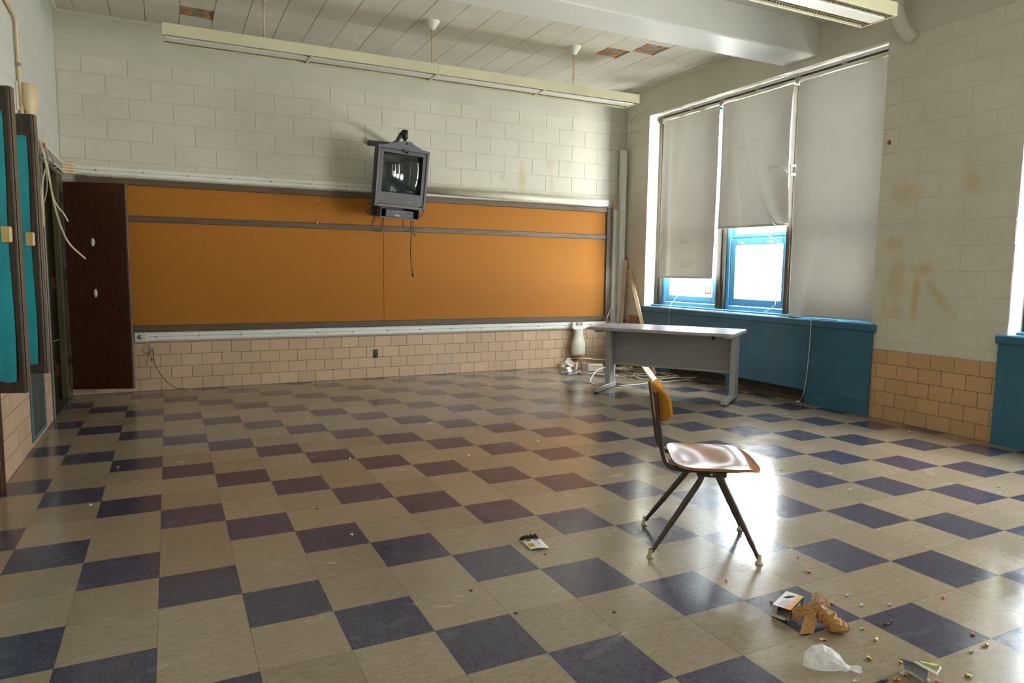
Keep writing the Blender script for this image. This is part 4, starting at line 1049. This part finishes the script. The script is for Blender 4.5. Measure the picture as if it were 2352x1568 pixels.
for k, ((xa, ya), (xb, yb), dy) in enumerate([((1425, 850), (1598, 866), 8), ((1420, 845), (1560, 868), -6), ((1425, 858), (1540, 878), 5), ((1430, 842), (1530, 852), -5), ((1430, 866), (1590, 870), 9), ((1340, 853), (1500, 862), 6), ((1350, 858), (1480, 850), -4)]):
    mid = pz((xa + xb) / 2, (ya + yb) / 2 + dy, .02)
    q1 = pz(xa * .75 + xb * .25, ya * .75 + yb * .25 + dy * .9, .011); q2 = pz(xa * .25 + xb * .75, ya * .25 + yb * .75 + dy * .6, .03)
    loopcable('cable_cream', .006, [pz(xa, ya, .012), q1, mid, q2, pz(xb, yb, .012 if k else .04)], 'cream cable in the tangle on the floor under the table', 'tangled cream cables')
for k in range(2):
    c = pz(1508, 858 + k * 5, .012 + k * .018)
    loopcable('cable_cream', .006, [c + Vector((.30 * math.cos(t) , .26 * math.sin(t), .01 * math.sin(3 * t))) for t in [q * .7 for q in range(10)]], 'coiled ring of cream cable beyond the table', 'coiled cream cables')
def shard(name, mat, P, s_, rot, label, cat='plastic scrap', bend=.0, grp='plastic scraps in the junk pile'):
    o = MB().grid(lambda u, v: ((u - .5) * s_[0], (v - .5) * s_[1], s_[2] * 4 * (u - .5) ** 2 + .004), 6, 3, False, .004).build(name, mat)
    o.rotation_euler = rot; o.location = P
    return tag(o, label, cat, grp)
shard('plastic_shard', 'white_enamel', pz(1265, 842, .006), (.12, .05, .025), (0, 0, .3), 'white curved plastic shard lying apart from the junk pile by the tile wall')
shard('plastic_shard', 'cream_metal', pz(1283, 842, .03), (.09, .07, .03), (.5, .2, 1.0), 'cream crumpled plastic scrap between the white shards')
shard('plastic_shard', 'white_enamel', pz(1300, 834, .09), (.20, .05, .01), (.1, -.55, .5), 'long white channel offcut sticking out of the junk pile')
shard('plastic_shard', 'white_enamel', pz(1309, 838, .07), (.11, .10, .035), (.4, -.3, .2), 'broad white plastic offcut in the junk pile')
shard('plastic_shard', 'white_enamel', pz(1306, 849, .03), (.08, .075, .015), (.9, 0, .3), 'square white cover plate at the front of the junk pile')
shard('plastic_shard', 'cream_metal', pz(1297, 855, .01), (.09, .035, .01), (0, 0, -.3), 'small cream chip at the front of the junk pile')
shard('plastic_shard', 'white_enamel', pz(1318, 857, .008), (.20, .03, .03), (0, 0, -.2), 'thin white curved strip at the front of the junk pile')
shard('plastic_shard', 'cable_grey', pz(1300, 826, .07), (.13, .10, .03), (.7, .2, .6), 'grey crumpled scrap against the tile wall', 'plastic scrap')
o = tag(MB().box((-.02, -.015, 0), (.02, .015, .10), .006).build('switch_lever', 'white_enamel'), 'white upright connector stub in the junk pile', 'connector'); o.location = pz(1322, 848, .0); o.rotation_euler = (.1, .1, .3)
jb = thing('junction_box', 'grey and cream electrical junction box in the junk pile', 'electrical box', pz(1357, 853, 0), None, -.35)
MB().box((-.13, -.04, 0), (-.045, .05, .12), .005).build('end_cap', 'cable_grey', jb)
MB().box((-.044, -.04, .005), (.16, .05, .10), .006).build('body', 'cream_metal', jb)
for k in range(3): MB().box((.0 + k * .04, -.042, .07), (.02 + k * .04, -.039, .075)).build('slot', 'cable_grey', jb)
cbm = thing('cardboard_scrap', 'crushed brown cardboard box at the base of the tile wall', 'cardboard', pz(1335, 842, 0), None, -.25)
MB().grid(lambda u, v: ((u - .5) * .46, (v - .5) * .24, .005 + .11 * math.sin(u * math.pi) * math.sin(v * math.pi) + .03 * math.sin(u * 13 + v * 7) * math.sin(v * math.pi)), 8, 5, False, .005).build('crushed_panel', 'cardboard', cbm)
MB().box((-.1, .02, .0), (.18, .13, .10), .004).build('box_remnant', 'cardboard', cbm)
for k, (x, y, mt) in enumerate([(1360, 852, 'cable_red'), (1369, 853, 'cable_red'), (1327, 855, 'cable_red'), (1333, 853, 'cable_red')]):
    P = pz(x, y, .01)
    tag(MB().tube([P, P + Vector((.035, -.012, .002))], .010, 7).build('wire_nut', mt), 'red wire connector among the junk on the floor', 'wire connector', 'red connectors in the junk pile')
yl = pz(1430, 845, .04)
tag(MB().grid(lambda u, v: (yl.x + (u - .5) * .26, yl.y + (v - .5) * .18, yl.z + .03 * math.sin(u * 9) * math.sin(v * 8)), 8, 6, False, .003).build('yellow_scrap', 'wood_pale'), 'crumpled yellowish scrap behind the table leg', 'paper scrap')
# wires around the boot and hanging at the board corner
for lab, pts in (('thin dark wire arching from the side of the hanging boot', [(1326, 757, 5.56), (1312, 765, 5.58), (1305, 785, 5.60), (1308, 800, 5.60), (1313, 812, 5.58)]),
                 ('second dark wire bending down beside the hanging boot', [(1320, 760, 5.55), (1315, 780, 5.56), (1309, 795, 5.59), (1312, 815, 5.57)]),
                 ('dark wire curving to the far side of the hanging boot', [(1336, 762, 5.58), (1345, 768, 5.60), (1350, 776, 5.61)])):
    tag(MB().tube(bez([py_(*p) for p in pts], 6), .004, 5).build('thin_wire', 'cable_brown'), lab, 'wire', 'thin wires at the boot')
for lab, mt, pts in (('pale wire loop sprouting from the corner raceway', 'cable_white', [(1410, 698, 5.60), (1402, 712, 5.56), (1396, 725, 5.54), (1393, 738, 5.53)]),
                     ('pale wire hanging straight from the corner raceway', 'cable_white', [(1412, 696, 5.60), (1412, 715, 5.57), (1411, 735, 5.55), (1411, 750, 5.55)]),
                     ('short grey wire at the foot of the corner raceway', 'cable_grey', [(1414, 696, 5.60), (1417, 710, 5.58), (1414, 725, 5.57)])):
    tag(MB().tube(bez([py_(*p) for p in pts], 6), .005, 5).build('corner_wire', mt), lab, 'wire', 'wires at the board corner')
# shade cords
for lab, pts in (('white pull cord running from the stickered window over the sill', [(px_(1561, 672, 6.15)), px_(1548, 690, 6.02), px_(1539, 704, 5.90), px_(1536, 740, 5.868), px_(1533, 800, 5.868), px_(1530, 838, 5.868)]),
                 ('white cord across the sash rail of the open middle window', [px_(1760, 536, 6.13), px_(1775, 546, 6.15), px_(1785, 553, 6.16), px_(1786, 568, 6.16)]),
                 ('white cord lying on the sill below the open middle window', [px_(1781, 692, 6.16), px_(1780, 700, 6.12), px_(1770, 708, 6.10), px_(1752, 718, 6.06)]),
                 ('long white cord hanging from the sill down to the floor', [pz(1885, 733, .885), px_(1865, 734, 5.885), px_(1862, 760, 5.868), px_(1856, 830, 5.868), px_(1850, 880, 5.868), px_(1843, 910, 5.85), pz(1836, 921, .006)])):
    tag(MB().tube(bez(pts, 6), .0035, 5).build('shade_cord', 'string'), lab, 'cord', 'shade cords')
P = pz(1833, 923, 0.0)
tag(MB().box((P.x - .02, P.y - .012, 0), (P.x + .02, P.y + .012, .014), .004).build('cord_pull', 'white_enamel'), 'small white cord pull lying at the radiator foot', 'cord pull')
P = pz(1845, 734, .878)
tag(MB().box((5.93, 2.05, .8775), (5.945, 2.62, .884), .001).build('hem_slat', 'flake'), 'thin dark slat lying along the sill under the full length shade', 'slat')

# ---------------------------------------------------------------- litter
# small carton
bxc = [pz(1771.5, 1386.3, .045), pz(1808.5, 1357.9, .045), pz(1847, 1369.3, .045), pz(1814.8, 1400.8, .045)]
cc = sum(bxc, Vector()) / 4; cc.z = 0
ux = ((bxc[3] - bxc[0]) + (bxc[2] - bxc[1])); ux.z = 0; ux.normalize()
bl = thing('small_carton', 'small opened orange and white carton beside crumpled brown paper', 'carton', cc, None, math.atan2(ux.y, ux.x))
hw = ((bxc[3] - bxc[0]).length + (bxc[2] - bxc[1]).length) / 4; hd = ((bxc[1] - bxc[0]).length + (bxc[2] - bxc[3]).length) / 4; hh = .045
MB().box((-hw, -hd, hh - .001), (hw, hd, hh)).build('top_panel', 'box_print', bl)
MB().box((-hw, -hd, .0005), (hw, hd, .0015)).build('bottom_panel', 'card_grey', bl)
MB().box((hw - .001, -hd, .0015), (hw, hd, hh - .001)).build('side_panel', 'navy', bl)
MB().box((-hw, -hd, .0015), (-hw + .001, hd, hh - .001)).build('side_panel', 'card_grey', bl)
MB().box((-hw + .001, hd - .001, .0015), (hw - .001, hd, hh - .001)).build('end_panel', 'card_grey', bl)
MB().add([(-hw, -hd, .012), (hw * .7, -hd, .006), (hw * .6, -hd - .016, .004), (-hw - .006, -hd - .014, .006)], [(0, 1, 2, 3), (3, 2, 1, 0)]).build('flap', 'card_grey', bl)
MB().add([(hw, -hd, .002), (hw, -hd, hh - .004), (hw - .004, -hd - .012, .012), (hw - .002, -hd - .02, .001)], [(0, 1, 2, 3), (3, 2, 1, 0)]).build('flap', 'card_grey', bl)
MB().add([(-hw, -hd, .003), (-hw, -hd, hh - .002), (-hw + .018, -hd + .012, hh - .006), (-hw + .014, -hd + .012, .003)], [(0, 1, 2, 3), (3, 2, 1, 0)]).build('flap', 'card_grey', bl)
MB().prism([(-hw * .75, hd * .15), (-hw * .35, hd * .55), (hw * .25, hd * .75), (hw * .1, hd * .45), (-hw * .3, hd * .15)], .0006, Matrix.Translation((0, 0, hh))).build('torn_opening', 'navy', bl)
MB().prism([(-hw * .6, -hd * .75), (hw * .55, -hd * .72), (hw * .35, -hd * .05), (-hw * .45, -hd * .05)], .0005, Matrix.Translation((0, 0, hh))).build('printed_window', 'lilac_print', bl)
def text_mesh(body, size, mat, parent, mtx):
    cu = bpy.data.curves.new('t', 'FONT'); cu.body = body; cu.size = size; cu.extrude = .0003
    ob = bpy.data.objects.new('t', cu); COL.objects.link(ob)
    dg = bpy.context.evaluated_depsgraph_get(); me = bpy.data.meshes.new_from_object(ob.evaluated_get(dg))
    bpy.data.objects.remove(ob); me.materials.clear(); me.materials.append(M[mat])
    o = link('lettering', me, parent); o.matrix_local = mtx
text_mesh('EE', .036, 'white_paper', bl, Matrix.Translation((hw + .0004, hd * .02, .010)) @ Matrix.Rotation(math.pi / 2, 4, 'Z') @ Matrix.Rotation(math.pi / 2, 4, 'X'))

# crumpled kraft paper
random.seed(5)
def ribbon(mb, pts, widths, dirs, n=14, cr=.006):
    P = bez(pts, n // (len(pts) - 1) + 1); k = len(P)
    nz = [[random.uniform(-1, 1) for _ in range(7)] for _ in range(k)]
    def fn(u, v):
        i = min(int(round(v * (k - 1))), k - 1); j = int(round(u * 6))
        f = v * (len(widths) - 1); a = min(int(f), len(widths) - 2); w_ = widths[a] + (widths[a + 1] - widths[a]) * (f - a)
        d = Vector(dirs[a]).lerp(Vector(dirs[min(a + 1, len(dirs) - 1)]), f - a).normalized()
        p = P[i] + d * ((u - .5) * w_)
        p += Vector((nz[i][j], nz[i][(j + 2) % 7], abs(nz[i][(j + 4) % 7]))) * cr
        p.z = max(p.z, .002)
        return p
    mb.grid(fn, 6, k - 1, False, .0012)
kp = MB()
hump = pz(1876, 1392, .060)
ribbon(kp, [pz(1818, 1418, .012), pz(1840, 1405, .035), pz(1862, 1398, .055), hump], [.05, .045, .04, .035], [(0, .3, 1), (.2, .5, .8), (.4, .4, .6), (.3, .4, .6)], cr=.004)
ribbon(kp, [pz(1868, 1404, .052), pz(1860, 1420, .034), pz(1857, 1440, .012), pz(1852, 1456, .003)], [.03, .045, .055, .055], [(1, -.3, 0), (1, -.35, 0), (1, -.35, 0), (1, -.35, 0)], cr=.0025)
ribbon(kp, [hump, pz(1893, 1407, .05), pz(1912, 1425, .035), pz(1932, 1438, .022), pz(1949, 1441, .014)], [.03, .045, .05, .04, .02], [(.6, .6, .3), (.5, .7, .2), (.5, .6, .6), (.3, .6, .7), (.3, .4, .6)], cr=.010)
ribbon(kp, [pz(1878, 1398, .055), pz(1892, 1418, .03), pz(1905, 1438, .010), pz(1918, 1448, .004)], [.04, .05, .05, .03], [(.7, .1, .6), (.7, .2, .6), (.6, .3, .4), (.6, .3, .2)], cr=.008)
def crumple_tube(mb, pts, rad, n=11):
    P = bez(pts, 5); k = len(P); vs = []
    for i, p in enumerate(P):
        t_ = (P[min(i + 1, k - 1)] - P[max(i - 1, 0)]).normalized(); a_ = t_.cross(Vector((0, 0, 1))).normalized(); b_ = a_.cross(t_)
        f_ = i / (k - 1) * (len(rad) - 1); q = min(int(f_), len(rad) - 2); r_ = rad[q] + (rad[q + 1] - rad[q]) * (f_ - q)
        for j in range(n):
            an = 2 * math.pi * j / n; r2 = r_ * random.uniform(.66, 1.2)
            v_ = p + a_ * math.cos(an) * r2 + b_ * math.sin(an) * r2; v_.z = max(.0015, v_.z); vs.append(v_)
    mb.add(vs, [(i * n + j, i * n + (j + 1) % n, (i + 1) * n + (j + 1) % n, (i + 1) * n + j) for i in range(k - 1) for j in range(n)] + [tuple(range(n - 1, -1, -1)), tuple((k - 1) * n + j for j in range(n))])
crumple_tube(kp, [pz(1872, 1396, .05), pz(1890, 1408, .045), pz(1908, 1424, .034), pz(1926, 1437, .026), pz(1944, 1441, .020)], [.022, .032, .034, .030, .018])
kpo = kp.build('crumpled_paper', 'kraft'); tag(kpo, 'crumpled torn brown kraft paper lying on the floor', 'paper')
kq = MB()
ribbon(kq, [pz(1864, 1374, .070), pz(1880, 1370, .080), pz(1895, 1378, .070), pz(1904, 1393, .050)], [.02, .035, .035, .02], [(0, .2, 1), (.3, .3, .8), (.4, .2, .8), (.5, .1, .8)], cr=.004)
ribbon(kq, [pz(1878, 1378, .072), pz(1888, 1390, .068), pz(1897, 1400, .055)], [.02, .03, .012], [(.3, -.3, .8), (.4, -.2, .8), (.4, -.2, .8)], cr=.004)
kq.build('upturned_flap', 'kraft_pale', kpo)

# plastic bag
pb0 = pz(1862, 1518, .03); pbA, pbB = pz(1866, 1530, .0), pz(1948, 1540, .0)
d = (pbB - pbA).normalized(); s_ = Vector((-d.y, d.x, 0)); random.seed(9)
bag = MB(); prof = [(-.03, .004), (-.02, .030), (.0, .044), (.03, .047), (.06, .040), (.085, .030), (.105, .018), (.118, .009), (.128, .011), (.14, .016), (.152, .012)]
vs = []
for k, (t_, r_) in enumerate(prof):
    for q in range(18):
        an = 2 * math.pi * q / 18; rr_ = r_ * (1 + .10 * math.sin(3 * an + k) + random.uniform(-.07, .07))
        z_ = max(.0012, (r_ * .80) + rr_ * .82 * math.sin(an))
        if k >= 6: z_ = max(.0012, .010 + rr_ * .7 * math.sin(an))
        p = pbA + d * t_ + s_ * (rr_ * math.cos(an)); vs.append((p.x, p.y, z_))
nf = [(k * 18 + q, k * 18 + (q + 1) % 18, (k + 1) * 18 + (q + 1) % 18, (k + 1) * 18 + q) for k in range(len(prof) - 1) for q in range(18)] + [tuple(range(17, -1, -1))]
tag(bag.add(vs, nf, False).build('plastic_bag', 'film'), 'twisted translucent white plastic bag on the floor', 'plastic bag')

# grey plastic piece and zip bag
gp = MB()
g0, g1, g2, g3 = pz(2074, 1519, .045), pz(2135, 1535, .058), pz(2128, 1566, .004), pz(2077, 1537, .004)
gp.grid(lambda u, v: (g3.lerp(g2, u)).lerp(g0.lerp(g1, u), v) + Vector((.012, .012, 0)) * (math.sin(v * math.pi) * .6 + math.sin(u * math.pi) * .8), 8, 6, False, .003)
gpo = tag(gp.build('grey_tray', 'grey_card'), 'bent slate grey plastic tray piece under a clear zip bag', 'plastic tray')
g4 = pz(2070, 1516, .050)
MB().add([g0 + Vector((0, 0, .0005)), g1 + Vector((0, 0, .0005)), g1 + Vector((.004, .018, .002)), g4 + Vector((.002, .012, .002))], [(0, 1, 2, 3), (3, 2, 1, 0)]).build('folded_rim', 'cap_grey', gpo)
z0_, z1_, z2_, z3_ = pz(2100, 1521, .062), pz(2111, 1513, .064), pz(2164, 1529, .062), pz(2152, 1551, .058)
zb_ = thing('zip_bag', 'clear zip bag with a lime green label resting on the grey tray', 'zip bag', (z0_ + z2_) / 2)
O = Vector(zb_.location)
MB().grid(lambda u, v: (z0_.lerp(z3_, u)).lerp(z1_.lerp(z2_, u), v) - O + Vector((0, 0, .003 * math.sin(u * 6) * math.sin(v * 3))), 8, 5, True, .0015).build('film', 'clear_bag', zb_)
MB().tube([z0_ - O + Vector((0, 0, .002)), z3_ - O + Vector((0, 0, .002))], .0028, 6).build('zip_strip', 'cap_white', zb_)
MB().tube([z0_.lerp(z1_, .18) - O + Vector((0, 0, .002)), z3_.lerp(z2_, .18) - O + Vector((0, 0, .002))], .0016, 6).build('zip_strip', 'cap_white', zb_)
def zq(u, v): return (z0_.lerp(z3_, u)).lerp(z1_.lerp(z2_, u), v) - O + Vector((0, 0, .0032))
MB().add([zq(.10, .55), zq(.30, .42), zq(.45, .62), zq(.72, .66), zq(.93, .92), zq(.7, .92), zq(.45, .80), zq(.25, .68)], [(0, 1, 2, 7), (2, 3, 6, 7), (3, 4, 5, 6)]).build('lime_label', 'lime', zb_)

# white printed card
c0, c1, c2, c3 = pz(1197, 1241, .004), pz(1218, 1262.5, .003), pz(1261, 1256.5, .010), pz(1241, 1236, .012)
cdx = thing('printed_card', 'white printed card with a charred edge on the beige tile', 'card', (c0 + c2) / 2)
O2 = Vector(cdx.location)
def cq(u, v, up=0.): return c1.lerp(c2, u).lerp(c0.lerp(c3, u), v) - O2 + Vector((0, 0, .006 * math.sin(u * 2.6 + .4) - .004 * u + up))
MB().grid(lambda u, v: cq(u, v), 10, 8, True, .0008).build('card', 'white_paper', cdx)
def pic(n_, mt, a0, a1, b0, b1): MB().grid(lambda u, v: cq(a0 + (a1 - a0) * u, b0 + (b1 - b0) * v, .0006), 3, 3).build(n_, mt, cdx)
pic('printed_picture', 'photo_dark', .05, .13, .86, .97); pic('printed_picture', 'photo_dark', .20, .42, .76, .95); pic('printed_picture', 'photo_violet', .56, .82, .76, .95)
pic('printed_picture', 'photo_orange', .10, .38, .20, .55); pic('printed_text', 'print_faint', .50, .515, .2, .6); pic('printed_text', 'print_faint', .60, .75, .40, .62)
e_ = MB(); random.seed(3)
for k in range(12):
    u = k / 11 * .8; p = cq(u, 1.0); s2 = random.uniform(.008, .02)
    e_.add([p + Vector((-s2, 0, .0)), p + Vector((s2, -.002, 0)), p + Vector((s2 * .6, s2 * 1.2, s2 * .9)), p + Vector((-s2 * .5, s2, s2 * .4))], [(0, 1, 2, 3), (3, 2, 1, 0)])
e_.build('charred_edge', 'char', cdx)

# capsules
def capsule(x, y, kind, rz, second=None):
    P = pz(x, y, 0)
    lab = {'gold': 'tiny brass shell with a white plastic tip lying on the floor', 'pink': 'tiny round pink plastic tip lying on the floor', 'blue': 'tiny blue and white plastic tip lying on the floor',
           'white': 'tiny white plastic tip lying on the floor', 'brass': 'tiny bare brass shell on the floor', 'goldpink': 'tiny brass shell with a pink tip beside the grey tray', 'dark': 'tiny dark tube with a pale blue tip beside the grey tray'}[kind]
    grp = {'gold': 'brass shells with white tips', 'pink': 'pink plastic tips', 'blue': 'blue plastic tips', 'white': 'white plastic tips', 'brass': 'bare brass shells'}.get(kind)
    c = thing('plastic_capsule', lab, 'capsule', P, grp, rz); r_ = .0058; c.scale = (.85, .9, .9)
    RM = Matrix.Translation((0, 0, r_)) @ Matrix.Rotation(math.pi / 2, 4, 'Y')
    def seg(n_, mt, a, b, r0, r1, dome):
        pr = [(0, a), (r0 * .8, a), (r0, a + .001)] if not dome else [(r0, a)]
        pr += [(r1, b)] + ([(r1 * .85, b + r1 * .5), (r1 * .5, b + r1 * .85), (0, b + r1)] if dome else [(r1 * .8, b), (0, b)])
        MB().lathe(pr, 10, RM).build(n_, mt, c)
    if kind in ('gold', 'goldpink', 'dark'):
        seg('shell', 'cap_grey' if kind == 'dark' else 'gold', -.014, .001, r_, r_, False)
        seg('tip', {'gold': 'cap_white', 'goldpink': 'cap_pink', 'dark': 'cap_blue'}[kind], .001, .010, r_ * .9, r_ * .85, True)
    elif kind == 'brass': seg('shell', 'gold', -.007, .007, r_, r_ * .95, False)
    else:
        seg('body', 'cap_white' if kind != 'pink' else 'cap_pink', -.007, .001, r_ * .92, r_ * .92, False)
        seg('tip', {'pink': 'cap_pink', 'blue': 'cap_blue', 'white': 'cap_white'}[kind], .001, .004, r_, r_, True)
def q3(x, y): return x / 3.213 + 1620, y / 3.213 + 1220
random.seed(21)
for x, y in ((685, 195), (155, 368), (488, 522), (930, 536), (1757, 494), (1972, 765), (1712, 1114)): capsule(*q3(x, y), 'pink', random.uniform(0, 6))
for x, y, r_ in ((765, 304, 1.2), (868, 806, 2.6), (1262, 806, .4), (1205, 944, 1.3), (2060, 848, 2.8), (1943, 1076, -.7)): capsule(*q3(x, y), 'gold', r_)
for x, y in ((1047, 480), (1155, 553), (1360, 550), (1155, 726), (1960, 894), (1100, 1116)): capsule(*q3(x, y), 'blue', random.uniform(-.8, .2))
for x, y in ((948, 908), (1452, 1058), (1472, 1052), (1640, 1108)): capsule(*q3(x, y), 'white', random.uniform(0, 6))
for x, y in ((1445, 974), (1492, 1072)): capsule(*q3(x, y), 'brass', random.uniform(0, 6))
capsule(*q3(1322, 1102), 'dark', 2.6); capsule(*q3(1412, 1102), 'goldpink', -.5)
for x, y, k in ((708, 959, 'gold'), (638, 996, 'gold'), (1236, 1013, 'gold'), (1075, 1047, 'gold'), (804, 1054, 'white'), (271, 1074, 'pink'), (43, 1080, 'pink'), (208, 1161, 'white'), (808, 1229, 'white'), (1632, 885, 'pink'), (1101, 924, 'pink'), (1236, 846, 'pink'), (2088, 992, 'white'), (2194, 1004, 'white')):
    capsule(x, y, k, random.uniform(0, 6))
# flat dark flakes and a screw
for k, (x, y) in enumerate([(728, 1168), (782, 1222), (1252, 1273), (1082, 1356), (1411, 1406), (113, 998), (109, 1006), (1795, 1080), (2294, 1119), (1185, 1408), (1090, 896), (1045, 948)]):
    P = pz(x, y, 0); s2 = random.uniform(.006, .013)
    o = MB().prism([(-s2, -.004), (s2 * .4, -.006), (s2, 0), (s2 * .3, .006), (-s2 * .7, .005)], .002, Matrix.Identity(4)).build('debris_flake', 'flake'); o.location = (P.x, P.y, .0004); o.rotation_euler = (0, 0, random.uniform(0, 6))
    tag(o, 'tiny dark flake of debris on the vinyl tiles', 'debris', 'dark flakes on the floor')
P = pz(*q3(1345, 687), 0)
sc_ = thing('loose_screw', 'dark screw lying on a purple tile', 'screw', P, None, .1)
MB().tube([(-.022, 0, .004), (.014, 0, .004)], .0035, 7).build('shank', 'steel_dark', sc_)
MB().tube([(.014, 0, .0065), (.020, 0, .0065)], [.004, .0065], 9).build('head', 'steel_dark', sc_)
P = pz(741, 1340, 0)
o = tag(MB().prism([(.012 * math.cos(t), .007 * math.sin(t)) for t in [q * .7 for q in range(9)]], .0012, Matrix.Translation((P.x, P.y, .0004))).build('rust_crumb', 'copper'), 'flat rusty orange crumb on a beige tile', 'debris')
